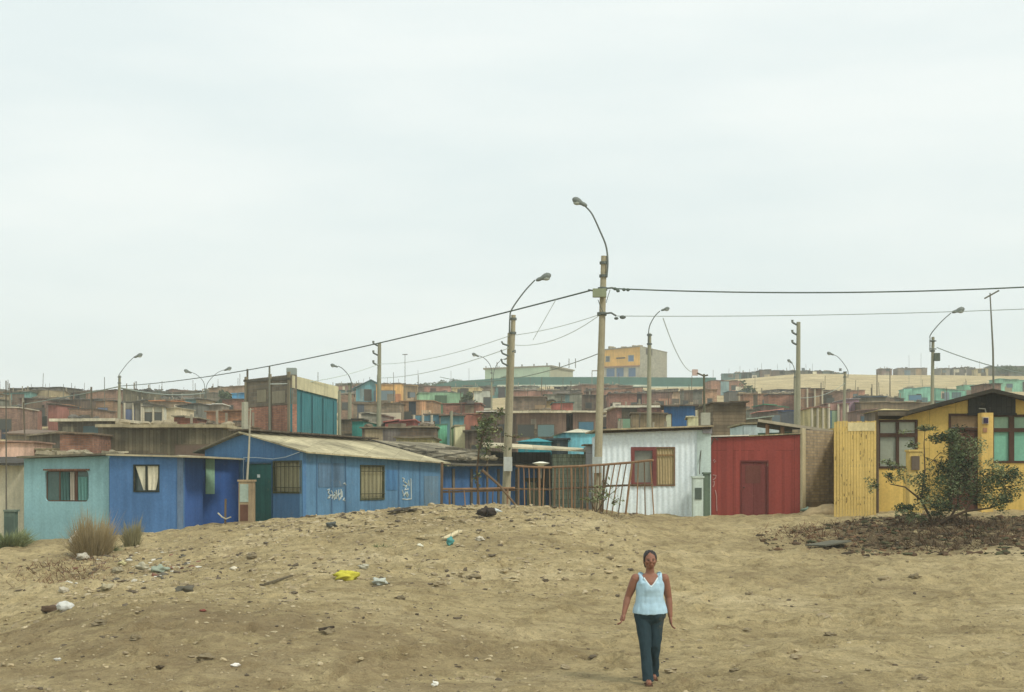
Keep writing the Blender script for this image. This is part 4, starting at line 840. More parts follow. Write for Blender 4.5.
# ------------------------------------------------------------------ hillside shacks
def solveD(sx, ytop, h, lo=57., hi=600.):
    # first distance at which a wall of height h on the ground reaches the row ytop
    d = lo
    while d < hi:
        x, y = W(sx, d); z = float(terr(np.array([x]), np.array([y]), False)[0])+h
        if HZ-(z-CZ)*F/d <= ytop: return d
        d += 1.0
    return None
KM = {'brick': 'brick', 'block': 'block', 'plank': 'plank', 'plaster': 'plaster', 'sheet': 'sheet', 'lap': 'lap'}
hand = []
def shack(label, x0, x1, ytop, h=2.6, wall=('plaster', (150,130,110)), roof=((120,112,94), 'flat'), ybot=None, win=(), door=None, D=None, dep=None, yaw=None, cat='shack', name='shack', group=None, posts=0, seed=0, over=.12, rec=True, rth=.07):
    rnd = random.Random(seed or int(x0*7+ytop*13)); cx = (x0+x1)/2
    D = D or solveD(cx, ytop, h)
    if D is None: return None
    width = (x1-x0)*D/F; dep = dep or rnd.uniform(3, 5.5); c = W(cx, D); zt = Z(ytop, D)
    gz = float(terr(np.array([c[0]]), np.array([c[1]]), False)[0])
    root = empty(name, (c[0], c[1], gz), label, cat, group)
    yaw = rnd.uniform(-.12, .12) if yaw is None else yaw
    t = Vector((math.cos(yaw), math.sin(yaw), 0)); n = Vector((t.y, -t.x, 0)); o = Vector((c[0], c[1], 0))
    def pt(u, z, m=0.0): q = o+t*(u*width)+n*m; return Vector((q.x, q.y, z))
    kind, rgb = wall
    if kind == 'brick': rgb = tuple(int(v*.62+w_*.38) for v, w_ in zip(rgb, (134,116,88)))
    m = mat(rgb, kind, dirt=.6)
    sl = {'flat': 0, 'mono': rnd.choice((-.5,-.35,.35,.5)), 'back': 0, 'gable': 0, 'none': 0, 'hip': 0}[roof[1]]*min(1, width/4)
    zb = gz-1.2; th = zt-rth-.002
    mb = MB(); mb.hexa([pt(-.5,zb,0), pt(.5,zb,0), pt(.5,zb,-dep), pt(-.5,zb,-dep), pt(-.5,th-max(0,sl),0), pt(.5,th-max(0,-sl),0), pt(.5,th-max(0,-sl),-dep), pt(-.5,th-max(0,sl),-dep)])
    mb.build('wall', m, root)
    rm = mat(roof[0], 'sheet' if roof[1] in ('mono','gable','hip') else 'plaster', dirt=.6); e = over/width
    if roof[1] in ('flat', 'mono', 'back'):
        a = zt-max(0, sl); b = zt-max(0, -sl); up = .35 if roof[1] == 'back' else .0
        rb = MB(); ns = max(2, int(width/1.1)); lo_ = -.5-e; span = 1+2*e
        for i in range(ns):                                     # ragged row of roof sheets
            f0 = i/ns; f1 = (i+1)/ns-.002; dz = rnd.uniform(-.05, .05) if rth < .13 else rnd.uniform(-.015, .015); ov = over+rnd.uniform(-.12, .22); tw = rnd.uniform(-.05, .05) if rth < .13 else 0
            za_ = a+(b-a)*f0+dz; zb_ = a+(b-a)*f1+dz+tw
            q = [pt(lo_+span*f0, za_, ov), pt(lo_+span*f1, zb_, ov), pt(lo_+span*f1, zb_+up, -dep-over), pt(lo_+span*f0, za_+up, -dep-over)]; dn = Vector((0,0,-rth)); rb.hexa([p+dn for p in q]+q)
        ro = rb.build('roof', rm, root)
    elif roof[1] == 'gable':
        rz = min(.28*width, 1.4)
        mb = MB(); k = [pt(-.5,th,0), pt(.5,th,0), pt(0,th+rz,0), pt(-.5,th,-.1), pt(.5,th,-.1), pt(0,th+rz,-.1)]; mb.v += [tuple(q) for q in k]; mb.f += [(0,1,2),(5,4,3),(0,3,4,1),(1,4,5,2),(2,5,3,0)]
        mb.build('gable', m, root)
        ro = slab([pt(-.5-e,th-.02,over), pt(0,th+rz+.1,over), pt(0,th+rz+.1,-dep-over), pt(-.5-e,th-.02,-dep-over)], rth).build('roof', rm, root)
        slab([pt(0.0005,th+rz+.1,over), pt(.5+e,th-.02,over), pt(.5+e,th-.02,-dep-over), pt(0.0005,th+rz+.1,-dep-over)], rth).build('roof', rm, root)
    elif roof[1] == 'hip':
        mb = MB(); k = [pt(-.5-e,th,over), pt(.5+e,th,over), pt(.5+e,th,-dep), pt(-.5-e,th,-dep), pt(0,th+min(.5,width*.16),-dep/2)]; mb.v += [tuple(q) for q in k]; mb.f += [(0,1,4),(1,2,4),(2,3,4),(3,0,4),(3,2,1,0)]; ro = mb.build('roof', rm, root)
    else: ro = None
    if ro and width > 2.5 and rnd.random() < .8:
        mb = MB()
        for i in range(rnd.randint(7, 16)):
            s = rnd.uniform(.12, .55); q = pt(rnd.uniform(-.48,.48), zt-abs(sl)*.5+s*.15, -rnd.uniform(.1, dep*.7)); 
            if rnd.random() < .5: mb.box(q, (s*rnd.uniform(1,4), s, s*.5), yaw=rnd.uniform(0,3), roll=rnd.uniform(-.15,.15))
            else: mb.ell(q, (s*.7,s*.6,s*.4), 7, 5, .4, i)
        tag(mb.build('rubble', mat(rnd.choice(((150,138,112),(112,100,82),(96,92,84))), 'plaster', dirt=.5), ro), kind='stuff')
    H_ = zt-gz
    if width > 2.2 and label[:6] != 'bright':
        for i in range(rnd.randint(1, 3)+int(width/1.6)):                     # boards and sheets nailed over the front
            pw = rnd.uniform(.35, 1.5)/width; u = rnd.uniform(-.49, .49-pw); z0 = gz+rnd.choice((-.6, -.6, .2, .9)); z1 = min(th-max(0,abs(sl))-.05, z0+rnd.uniform(.8, 2.6)); m0 = .006+.004*i
            if z1 <= z0+.2: continue
            k_ = rnd.choice((.4, .55, .75, .9, 1.1, 1.25)); cc = tuple(min(230, int(v*k_/8)*8+4) for v in rnd.choice((rgb, rgb, (122,104,82), (104,100,88), (150,134,106), (92,82,68), (176,168,146), (96,116,120))))
            mb = MB(); mb.hexa([pt(u,z0,m0+.02), pt(u+pw,z0,m0+.02), pt(u+pw,z0,-.01), pt(u,z0,-.01), pt(u,z1,m0+.02), pt(u+pw,z1,m0+.02), pt(u+pw,z1,-.01), pt(u,z1,-.01)]); mb.build('wall_panel', mat(cc, rnd.choice(('plank','sheet','plaster')), dirt=.5), root)
    if rnd.random() < .55 and width > 2:
        q = pt(rnd.uniform(-.4,.4), zt-.5, -rnd.uniform(.3, 2)); hh = rnd.uniform(.8, 2.0); MB().tube([q, q+Vector((rnd.uniform(-.1,.1),0,hh+.5))], .035, 5).build('roof_pole', mat((96,88,72)), root)
    W_ = width
    if rnd.random() < .3 and width > 2.4 and roof[1] != 'hip':
        for i in range(rnd.randint(2, 4)):
            u = rnd.choice((-.46, .46, 0, .25, -.25))+rnd.uniform(-.02,.02); q = pt(u, zt-.6, -rnd.uniform(.1, dep-.3)); MB().tube([q, q+Vector((0,0,.7+rnd.uniform(.2,.7)))], .07, 5).build('roof_column', mat((140,132,112)), root)
    if not win and not door and rnd.random() < .75 and width > 1.8: win = [(rnd.uniform(-.3,.3), rnd.uniform(.8,1.2), rnd.uniform(.6,1.1), rnd.uniform(.6,1.0), rnd.choice(((58,60,54),(50,52,48),(84,96,100),(70,62,52))))]
    for wd in win:
        u, v, ww, wh = wd[:4]; c2 = wd[4] if len(wd) > 4 else (58, 60, 54); H = zt-gz
        mb = MB(); u0 = u-ww/W_/2; u1 = u+ww/W_/2; z0 = gz+v; z1 = z0+wh
        mb.hexa([pt(u0,z0,.03), pt(u1,z0,.03), pt(u1,z0,-.01), pt(u0,z0,-.01), pt(u0,z1,.03), pt(u1,z1,.03), pt(u1,z1,-.01), pt(u0,z1,-.01)]); fo = mb.build('window', mat((96,84,66),'plaster'), root)
        f_ = .06/W_; mb = MB(); mb.hexa([pt(u0+f_,z0+.06,.04), pt(u1-f_,z0+.06,.04), pt(u1-f_,z0+.06,.0305), pt(u0+f_,z0+.06,.0305), pt(u0+f_,z1-.06,.04), pt(u1-f_,z1-.06,.04), pt(u1-f_,z1-.06,.0305), pt(u0+f_,z1-.06,.0305)]); mb.build('pane', mat(c2, 'pane', .3, .15, .4), fo)
    if door:
        u, ww, hh, c2 = door; mb = MB(); u0 = u-ww/W_/2; u1 = u+ww/W_/2
        mb.hexa([pt(u0,gz-.4,.035), pt(u1,gz-.4,.035), pt(u1,gz-.4,-.01), pt(u0,gz-.4,-.01), pt(u0,gz+hh,.035), pt(u1,gz+hh,.035), pt(u1,gz+hh,-.01), pt(u0,gz+hh,-.01)]); mb.build('door', mat(c2, 'plank'), root)
    for i in range(posts):
        u = -.46+.92*i/max(1, posts-1); mb = MB(); q = pt(u, gz-.3, .12); mb.tube([q, Vector((q.x, q.y, zt-rth-max(0,sl)))], .09, 6); mb.build('post', mat((176,168,144)), root)
    if rec: hand.append((x0, x1, D, ytop, ybot if ybot else HZ-(gz-CZ)*F/D))
    return root
BRICK = (138,98,80); RED = (132,78,68); GREY = (120,114,100); TAN = (170,150,118); BRN = (112,100,80); PALE = ((186,180,160), 'flat'); DK = ((92,86,74), 'flat'); TR_ = ((150,142,118), 'flat')
DKM = ((98,92,80), 'mono'); WNd = (54,56,52)
S1 = shack
S1('rose brick shack with white roof edge at the left edge', -30, 17, 407, 2.7, ('brick',(128,92,82)), PALE, 440, [(.25,.9,1.,.9),(-.1,.9,1.,.9)])
S1('mauve brick two-room shack right of the white edged shack', 20, 47, 398, 2.8, ('brick',(118,84,78)), DK, 438, [(.2,1,1.2,.9)])
S1('narrow red shack over a tan wall, left of the blue shack', 48, 57, 404, 2.6, ('plaster',(150,100,86)), DK, 432)
S1('small deep blue shack on the left hillside', 57, 69, 404, 2.5, ('plaster',(64,110,146)), ((170,120,80),'flat'), 419)
S1('low pinkish brick shack right of the deep blue shack', 69, 95, 408, 2.4, ('brick',(152,116,94)), DK, 419, [(.1,1,.9,.8)])
S1('orange tan shack just left of the leftmost lamp', 96, 113, 400, 2.6, ('brick',(160,118,84)), DK, 420, [(-.1,1,1,.9,(84,96,120))])
S1('grey plank shack with a pale slab roof and small shutter', 57, 112, 418.5, 2.9, ('plank',(112,104,88)), ((196,188,160),'flat'), 434, [(.12,1.2,1.0,1.3,(62,84,84)),(-.25,1.3,.8,.8)], over=.35, rth=.16)
S1('red brick shack behind the turquoise house', 60, 92, 433, 3.0, ('brick',(146,92,76)), ((120,104,84),'flat'), 453, [(-.2,1.2,.5,.5)], seed=3)
S1('narrow white outhouse beside the red brick shack', 96, 103, 436, 2.6, ('plaster',(180,182,164)), ((130,120,96),'flat'), 452, D=66)
S1('pink house with two dark windows at the left edge', -20, 33, 441, 2.7, ('plaster',(206,172,150)), ((150,120,102),'flat'), 457, [(.16,.9,1.1,.95),(-.13,.9,1,.95)], D=62)
S1('tan rubble walled shed right of the pink house', 35, 60, 447, 2.4, ('block',(166,152,112)), ((150,140,110),'flat'), 458, D=62.5)
S1('dim grey plank shack tucked between the rose and red brick shacks', 30, 62, 431, 2.6, ('plank',(122,114,98)), ((134,124,102),'mono'), 447, [(.1,1,.8,.8)], D=70)
S1('buff block lean-to behind the pink house', 6, 34, 433, 2.4, ('block',(150,138,112)), ((120,104,88),'back'), 442, D=74)
S1('drab rubble sided shack right of the pale corner post', 340, 362, 419, 2.8, ('block',(124,110,88)), DK, 436, [(0,1,.8,.8)], D=84)
S1('dusty tan brick shack between the plank house and gabled house', 222, 250, 413, 3.0, ('brick',(150,122,96)), DK, 430, [(0,1,.8,.8)], D=92)
# long brown plank house
r = S1('long unpainted brown plank house behind the blue hut', 103, 222, 424.5, 3.4, ('plank',(112,104,82)), ((164,152,120),'flat'), 457, [(-.34,.7,1.8,1.2,(84,80,66)),(-.1,.7,1.6,1.2,(84,80,66)),(.34,.4,2.6,1.9,(90,72,56))], (-.2,.9,2.0,(98,90,72)), D=64, yaw=0, dep=6, over=.3, rth=.14, cat='house', name='plank_house')
S1('grey shack with pale pillars right of the leftmost lamp', 124, 143, 402, 2.7, ('plaster',(126,122,108)), DK, 424, [(-.2,1,1.0,1.1,(84,96,124))], posts=3)
S1('white walled shack with dark openings above the plank house', 143, 164, 406, 2.7, ('plaster',(188,188,172)), DK, 424, [(-.2,1,1.0,1.2),(.2,1,.9,1.2)], posts=3)
S1('cream lumpy walled shack right of the white walled one', 164, 176, 407, 2.6, ('plaster',(190,178,148)), TR_, 424)
S1('low shack with orange roof edge high on the left hillside', 150, 182, 400.5, 2.5, ('plaster',(128,112,90)), ((190,128,84),'flat'), 407)
S1('grey boarded shack with a blue shutter above the plank house', 177, 198, 403, 2.7, ('plank',(112,112,102)), DKM, 417, [(-.2,1,1.,1.,(70,120,140))])
S1('striped red brick shack above the right end of the plank house', 174, 197, 416, 2.6, ('lap',(146,94,74)), TR_, 425, D=80)
S1('tan block shack with a bare post, left of the orange brick row', 196, 206, 399, 2.8, ('block',(160,140,108)), DK, 425)
S1('orange brick shack behind the ridge of the gabled house', 206, 242, 410, 3.0, ('brick',(176,112,74)), ((140,108,80),'flat'), 427, [(.4,1.3,.7,1)])
S1('white roofed shack above the orange brick shack', 203, 222, 404, 2.5, ('plaster',(130,120,104)), ((206,204,192),'flat'), 409)
S1('small red shack under the bright blue tarp', 222, 243, 398.5, 2.6, ('brick',(146,86,70)), DK, 411, seed=9)
S1('bright blue tarp shack beside the teal block', 232, 246, 393, 2.6, ('plaster',(70,140,186)), ((80,140,176),'flat'), 403)
S1('brown rubble wall shack left of the gabled house roof', 186, 245, 425, 3.0, ('block',(130,108,80)), ((124,106,82),'flat'), 445, D=72)
# teal and brown block
def teal_block():
    D = 76; r = empty('teal_block', gp(292, D), 'two storey block, brown brick left face and teal right face', 'building')
    wl = Wall((245, 79), (292, 75)); wr = Wall((292, 75), (337, 80)); zb = 1.5; zt = Z(377.5, 75)
    zm = Z(405, 76); zt0 = Z(378, 79)
    mb = MB(); wl.mesh(mb, zb, lambda u: zm, th=.3); mb.build('lower_wall', mat((160, 110, 84), 'brick', dirt=.45), r)
    mb = MB(); wl.box(mb, 0, wl.L, zm+.002, zt0-.1, -.3, .03); mb.build('upper_wall', mat((116, 106, 88), 'block', dirt=.35), r)
    mb = MB()
    for sx in (247, 271, 290): u = wl.u(sx); wl.box(mb, u-.12, u+.12, zb, zt0+.05, .031, .1)
    mb.build('column', mat((134, 124, 100)), r)
    h = wl.px(258, 267, 390, 402); mb = MB(); wl.box(mb, h[0], h[1], h[2], h[3], .0311, .06); mb.build('window', mat((140, 132, 108)), r)
    h = wl.px(273, 286, 391, 403); mb = MB(); wl.box(mb, h[0], h[1], h[2], h[3], .0311, .06); mb.build('window', mat((142, 134, 112)), r)
    ztr = Z(392, 80)
    mb = wr.mesh(MB(), zb, lt(zt-.55, ztr-.4, wr.L), corr=(.012,.3)); mb.build('side_wall', mat((58, 112, 116), 'plaster', dirt=.25), r)
    for f in (0.18, .42, .66, .9): mb = MB(); wr.box(mb, wr.L*f, wr.L*f+.06, zb, zt-.7+(ztr-zt+.15)*f, .016, .05); mb.build('batten', mat((44, 92, 98)), r)
    q = [wr.pt(0,zt-.56,.1), wr.pt(wr.L,ztr-.42,.1), wr.pt(wr.L,ztr-.42,.004), wr.pt(0,zt-.56,.004), wr.pt(0,zt+.1,.1), wr.pt(wr.L,ztr+.3,.1), wr.pt(wr.L,ztr+.3,.004), wr.pt(0,zt+.1,.004)]
    MB().hexa(q).build('fascia', mat((192, 184, 146), 'plaster', dirt=.4), r)
    ob = wl.pt(0, 0, -4.2); q1 = wl.pt(0, zt0-.1, .1); q2 = wl.pt(wl.L, zt, .1); q3 = wr.pt(wr.L, ztr+.1, .05); q4 = Vector((q1.x+3, q1.y+7, zt0-.1))
    slab([q1, q2, q3, q4], .12).build('roof', mat((96, 92, 80), 'plaster'), r)
    MB().tube([wl.pt(.1,zt0-.2,-.1), wl.pt(.1,zt0+.5,-.1)], .06, 6).build('roof_pole', mat((92,86,72)), r)
    h = wl.px(277, 287, 371.5, 377.5); MB().box(wl.pt((h[0]+h[1])/2, zt0+.12, -.6), (.5,.5,.42)).build('water_tank', mat((138, 146, 138)), r)
    hand.append((245, 337, 75, 378, 432))
teal_block()
S1('turquoise gable roofed shack right of the teal block', 356, 386, 388, 2.8, ('plaster',(92,150,160)), ((66,118,134),'gable'), 401, [(.28,.8,1.6,1.6,(62,104,134))], over=.5)
S1('teal shack between the teal block and turquoise gable', 336, 358, 386, 2.6, ('plaster',(88,120,118)), ((96,110,108),'mono'), 395)
S1('brick and brown shack beside the pale corner post', 338, 354, 394, 2.8, ('brick',(140,104,82)), DK, 418, [(0,1,1,.9)])
S1('yellow ochre shack with a blue window behind the left power pole', 376, 402, 384, 3.4, ('plaster',(206,160,92)), ((176,140,90),'flat'), 402, [(-.05,1.,2.2,1.5,(86,104,110))], (.33,.9,2.0,(170,110,70)))
S1('ochre and brown shack joined right of the yellow ochre shack', 402, 417, 385, 3.0, ('plank',(140,116,80)), ((180,146,96),'flat'), 402)
S1('grey box room high on the hillside', 421, 432, 377, 3.0, ('plaster',(136,140,130)), ((120,124,116),'flat'), 387, [(.1,1,.9,.9)])
S1('low patchy shack with whitewashed bits under the yellow shack', 353, 400, 403, 2.6, ('block',(132,118,96)), ((110,98,78),'flat'), 413, [(-.2,1,1.6,.8,(170,160,140)),(.3,1,2.,.8,(168,158,136))])
S1('small green blue hut beside the lamp by the teal block', 352, 363, 420, 2.3, ('plaster',(56,134,122)), ((60,118,110),'hip'), 436, D=80)
S1('grey arched shed left of the left power pole', 361, 380, 413, 2.6, ('lap',(148,142,124)), ((150,144,126),'flat'), 430, D=86)
S1('long red roofed shack right of the left power pole', 385, 414, 418.5, 2.4, ('plaster',(150,84,76)), ((168,98,88),'mono'), 428, D=86)
S1('orange brick shack with pale doors below the ochre shack', 400, 433, 400, 2.8, ('brick',(182,134,94)), ((150,118,88),'flat'), 416, [(-.3,1,.9,.8)], (.3,.9,1.9,(184,160,130)))
S1('wide pale green shack in the middle of the hillside', 419, 463, 392, 2.8, ('plaster',(128,164,130)), ((120,134,116),'flat'), 405)
S1('salmon shack on top of the wide pale green one', 417, 450, 386, 2.5, ('plaster',(158,112,94)), ((120,100,84),'flat'), 393)
S1('blue and white shack with posts behind the outhouses', 413, 442, 414, 2.6, ('plaster',(92,134,148)), ((120,110,90),'flat'), 428, [(0,.7,1.,1.4,(186,176,170))], posts=4)
S1('bright mint green outhouse behind the gabled house roof', 436, 447, 423, 2.4, ('plaster',(112,184,146)), ((90,120,100),'flat'), 447, D=76, over=.05)
S1('tall cream outhouse between the pale post and small tree', 455, 465, 425, 2.4, ('plaster',(206,200,156)), ((150,140,110),'flat'), 447, D=74, over=.05)
S1('long brown shed behind the roof of the gabled house', 362, 436, 427, 2.8, ('block',(122,104,84)), ((140,128,104),'flat'), 447, D=74, yaw=0)
S1('yellowed low wall shack under the mint outhouse', 396, 432, 436, 2.2, ('block',(176,166,116)), ((120,110,90),'flat'), 450, D=66)
S1('brick red shack above the blue and white shack', 443, 480, 403.5, 2.9, ('brick',(164,96,78)), ((130,92,76),'flat'), 416)
S1('cream roofed low shack near the hill crest', 452, 479, 387.5, 2.4, ('plaster',(200,180,130)), ((196,184,140),'flat'), 394)
S1('white shack beside the slim twin armed lamp', 474, 490, 390.5, 2.9, ('plaster',(190,192,176)), ((150,140,120),'flat'), 405, [(.34,.8,1.,1.3)])
S1('salmon plaster shack behind the small tree', 464, 482, 414, 2.6, ('plaster',(168,108,88)), ((150,104,84),'flat'), 430, [(.2,1,.8,.8)])
S1('teal fronted shack left of the salmon plaster shack', 441, 464, 415, 2.6, ('plaster',(84,124,128)), ((110,96,82),'flat'), 427)
S1('grey shack with white roof strip behind the paired poles', 478, 516, 412, 2.7, ('plank',(126,110,92)), ((196,192,176),'flat'), 428, [(.2,1,1.,.9)])
S1('dark plank shed behind the cream outhouse', 465, 500, 427, 2.4, ('plank',(108,94,80)), ((110,102,86),'mono'), 446, D=73)
S1('brown stone shack below the dark green wall', 513, 546, 396, 3.0, ('block',(118,102,84)), ((126,110,92),'flat'), 413, [(.2,1,.8,.8)])
S1('narrow tan shack right of the brown stone shack', 546.5, 553, 400, 2.6, ('plaster',(176,152,104)), DK, 413)
S1('red and teal patched shack below the dark green wall', 553, 573, 402, 2.7, ('plaster',(156,92,80)), ((76,104,96),'flat'), 413, [(-.2,1,1.2,1.,(160,120,80))])
S1('long brown shack with cream slab roof behind the turquoise dome', 516, 566, 411, 2.8, ('plaster',(122,100,84)), ((204,194,162),'flat'), 434, [(-.3,1,1.2,.9),(.1,1,1.2,.9,(86,112,112))], over=.4, rth=.14)
S1('brown shack with cream roof strip and a blue shutter', 573, 602, 411, 2.8, ('plaster',(128,104,88)), ((200,192,164),'flat'), 430, [(-.05,.9,1.1,1.2,(58,100,120))], over=.3, rth=.12)
S1('round shouldered turquoise tarpaulin shack', 518, 550, 440, 2.4, ('plaster',(44,124,132)), ((50,134,140),'hip'), 446, D=62, over=.1)
S1('dark lean-to between the turquoise tarpaulin and cyan huts', 549, 568, 438, 2.4, ('plank',(62,72,74)), ((60,70,72),'flat'), 447, D=63)
S1('cyan hut with a pale peaked roof behind the grey hut', 566, 603, 431, 2.7, ('plaster',(112,182,194)), ((200,196,170),'hip'), 446, D=64, over=.15)
S1('rusty red brick shack below the yellow block', 609, 648, 393, 3.0, ('brick',(150,86,76)), ((110,98,84),'flat'), 407, [(-.3,.6,1.,1.4,(178,170,150)),(.2,1,1.2,1)])
S1('red shack with bold white slab roof behind the white house', 617, 662, 405.5, 3.0, ('brick',(142,84,74)), ((206,200,176),'flat'), 431, [(-.3,.8,1.2,1.3,(110,140,110)),(.05,1.2,1,.8)], (.3,.9,2.,(92,74,60)), over=.3, rth=.14)
S1('brown boarded shack right behind the white house roof', 632, 666, 412, 2.6, ('plank',(138,120,90)), ((112,100,80),'flat'), 431, [(.2,1,1,.9)], D=84)
S1('dusky brick shack right of the rusty red one', 647, 672, 392, 3.0, ('brick',(126,88,78)), ((110,96,82),'flat'), 405, [(0,1,1.,1)])
S1('tan doorway shack above the strong blue house', 671, 680, 391, 3.0, ('plaster',(176,150,120)), DK, 405, [(0,.6,.9,1.5,(92,84,70))])
S1('grey green shack above the strong blue house', 681, 702, 390, 3.0, ('block',(104,104,90)), DK, 405)
S1('tan brick shack above the lapped brown wall', 701, 717, 389, 3.0, ('brick',(178,130,94)), ((128,108,84),'flat'), 402)
S1('strong blue house with pale trim behind the white house', 664, 695, 405, 3.2, ('plaster',(44,92,142)), ((90,80,70),'flat'), 430, [(-.46,1.2,.9,1.4,(170,172,140))], over=.25, cat='house', name='blue_house')
S1('pale cream shack right of the strong blue house', 695, 712, 404, 3.0, ('plaster',(182,178,140)), ((110,100,86),'flat'), 430, [(.25,1,.8,.9)], posts=2)
S1('cream low wall shack at the foot of the strong blue house', 688, 700, 416, 2.4, ('plaster',(200,196,152)), ((190,184,150),'flat'), 430, D=82)
S1('orange brick row house at the right end of the green wall', 711, 744, 380.5, 2.8, ('brick',(170,108,82)), ((120,96,80),'flat'), 394, [(-.1,1,1,1),(.2,1,1,1)])
S1('tall brown corrugated wall shack behind the red house', 713, 746, 401, 4.2, ('lap',(126,110,86)), ((92,82,66),'flat'), 431, yaw=0)
S1('steel blue roofed shack below the dark tree on the slope', 729, 747, 391, 2.6, ('plaster',(98,96,88)), ((74,104,116),'flat'), 401)
S1('long orange brick shack right of the lapped brown wall', 744, 782, 393.5, 2.8, ('brick',(176,116,82)), ((148,124,94),'flat'), 406)
S1('brick shack with a red front right of the long orange one', 769, 797, 394, 2.6, ('brick',(160,96,74)), DK, 405, D=150)
S1('green awning stall behind the dark lean-to', 765, 788, 404, 2.4, ('plaster',(112,88,76)), ((64,128,96),'mono'), 409)
S1('pink awning stall behind the dark lean-to', 758, 782, 409, 2.4, ('plaster',(98,88,80)), ((190,130,118),'mono'), 414)
S1('navy awning stall behind the dark lean-to', 774, 798, 409, 2.4, ('plaster',(80,84,90)), ((64,82,116),'mono'), 417)
S1('sage roofed shack behind the dark lean-to', 745, 772, 416, 2.5, ('plaster',(132,120,96)), ((150,160,140),'mono'), 425)
S1('white hut with a dark barred window behind the red house', 744, 779, 423.5, 2.6, ('plaster',(176,192,190)), ((140,128,96),'flat'), 437, [(-.05,1.1,.95,.7)], D=60.5, over=.1, yaw=0)
S1('brown brick shack with pole frame behind the adobe wall', 799, 823, 388, 3.6, ('brick',(142,100,76)), DK, 409, posts=4)
S1('dusty brick shack by the lamp behind the yellow fence', 822, 850, 391, 2.8, ('brick',(130,94,78)), ((140,122,98),'flat'), 405, [(-.2,1,1.,1.)])
S1('orange brick hut at the foot of the sand slope', 850, 865, 389.5, 2.6, ('brick',(182,112,82)), TR_, 398)
S1('cream slatted shack behind the adobe wall', 811, 829, 407, 2.8, ('plank',(184,172,122)), ((150,110,90),'flat'), 422, posts=4)
S1('pink and green slatted shack behind the yellow fence', 828, 848, 403, 2.8, ('plank',(160,124,112)), ((130,100,88),'flat'), 422, [(-.2,.4,1.,1.8,(120,140,108)),(-.42,.4,.5,1.8,(70,120,156))], posts=3)
S1('lilac corrugated shack behind the yellow fence', 847, 859, 399, 3.0, ('sheet',(166,136,146)), ((150,140,140),'flat'), 422)
S1('long shack with dark blue roof patches under the sand slope', 857, 886, 396.5, 2.6, ('plaster',(112,104,84)), ((66,92,110),'flat'), 403)
S1('long brown roofed shack before the sand slope', 861, 934, 402, 2.8, ('plaster',(124,108,84)), ((120,104,74),'back'), 414, yaw=0)
S1('tan hip roofed hut behind the left window of the yellow house', 883, 905, 409, 2.6, ('plaster',(120,108,90)), ((200,184,124),'hip'), 414, D=84, over=.3)
S1('rubble heaped shack behind the yellow fence', 857, 876, 408, 2.6, ('plaster',(132,108,96)), ((140,112,96),'mono'), 421, [(0,1,1,1,(60,80,88))])
S1('pale turquoise shack with blue tarp on the right hillside', 904, 932, 386.5, 2.8, ('plaster',(120,176,154)), ((90,150,150),'mono'), 396, [(-.1,.6,2.,.9,(60,104,130))])
S1('low turquoise shack left of the yellow house ridge', 936, 965, 387.5, 2.6, ('plaster',(112,170,146)), ((130,150,130),'mono'), 397)
S1('green long shack just left of the yellow house ridge', 964, 994, 384.5, 2.8, ('plaster',(104,156,128)), ((120,150,128),'mono'), 396)
S1('light green shack right of the television antenna', 999, 1050, 378.5, 2.8, ('plaster',(122,174,146)), ((120,160,140),'mono'), 397, [(-.3,1,1.2,.8,(60,84,96))])
S1('brick chimney-like hut under the television antenna', 984, 1001, 383.5, 2.6, ('brick',(140,100,80)), DK, 396, D=140)
# ridge
for i, (x0, x1, yt, c_) in enumerate(((879,892,368.5,(128,108,98)),(898,927,368,(130,118,104)),(940,950,368,(138,132,122)),(953,975,367.5,(112,106,98)),(989,1040,366,(104,106,92)))):
    S1(['small square brick hut on the sand ridge crest','long low brown hut on the sand ridge crest','pale small hut on the sand ridge behind the lamp','dark low hut on the sand ridge behind the lamp','dark green roofed hut at the right end of the ridge'][i], x0, x1, yt, 3.2, ('plaster', c_), ((112,106,94),'flat'), 374, D=342, over=.1)
S1('tan box hut on the sand ridge crest', 976.5, 988, 368.5, 2.2, ('plaster',(186,170,128)), ((170,156,120),'flat'), 374, D=336)
for i in range(9):
    x0 = 735+i*12.5; S1('one of the low dark huts strung along the far sand ridge', x0, x0+11.6, 372.5-(2 if 1 < i < 8 else 0)+R.uniform(-.5,.5), 2.2, ('plaster', R.choice(((92,88,76),(104,84,70),(84,92,84)))), ((82,84,74),'flat'), 376, D=346+R.uniform(-2,2), group='low dark huts along the far sand ridge')
S1('teal roofed long hut left end of the far sand ridge', 722, 741, 373.5, 2.4, ('plaster',(86,112,110)), ((74,110,112),'flat'), 377, D=344)
# dark green perimeter wall
gwm = mat((60, 98, 88), 'plaster', dirt=.2)
r = empty('green_wall', gp(600, 296), 'long dark green wall with a white base strip across the hill crest', 'wall')
pts = [(436, 384.5), (455, 381), (480, 379.5), (515, 377), (600, 377), (650, 377.3), (716, 377.5)]
for (a, ya), (b, yb) in zip(pts, pts[1:]):
    w = Wall((a, 297), (b, 297)); h = 2.3 if a > 500 else 1.6
    mb = MB(); z0, z1 = Z(ya, 297), Z(yb, 297)
    w.mesh(mb, min(z0,z1)-2.2, lt(z0, z1, w.L), th=.2); mb.build('panel', gwm, r)
    if a >= 515 or a == 480:
        mb = MB(); w.box(mb, 0 if a > 500 else w.L*.5, w.L, Z(386.6 if a < 650 else 388.6, 297), Z(384.9 if a < 650 else 386.6, 297), .005, .3); mb.build('base_strip', mat((186, 192, 172)), r)
hand.append((440, 716, 295, 377, 386))
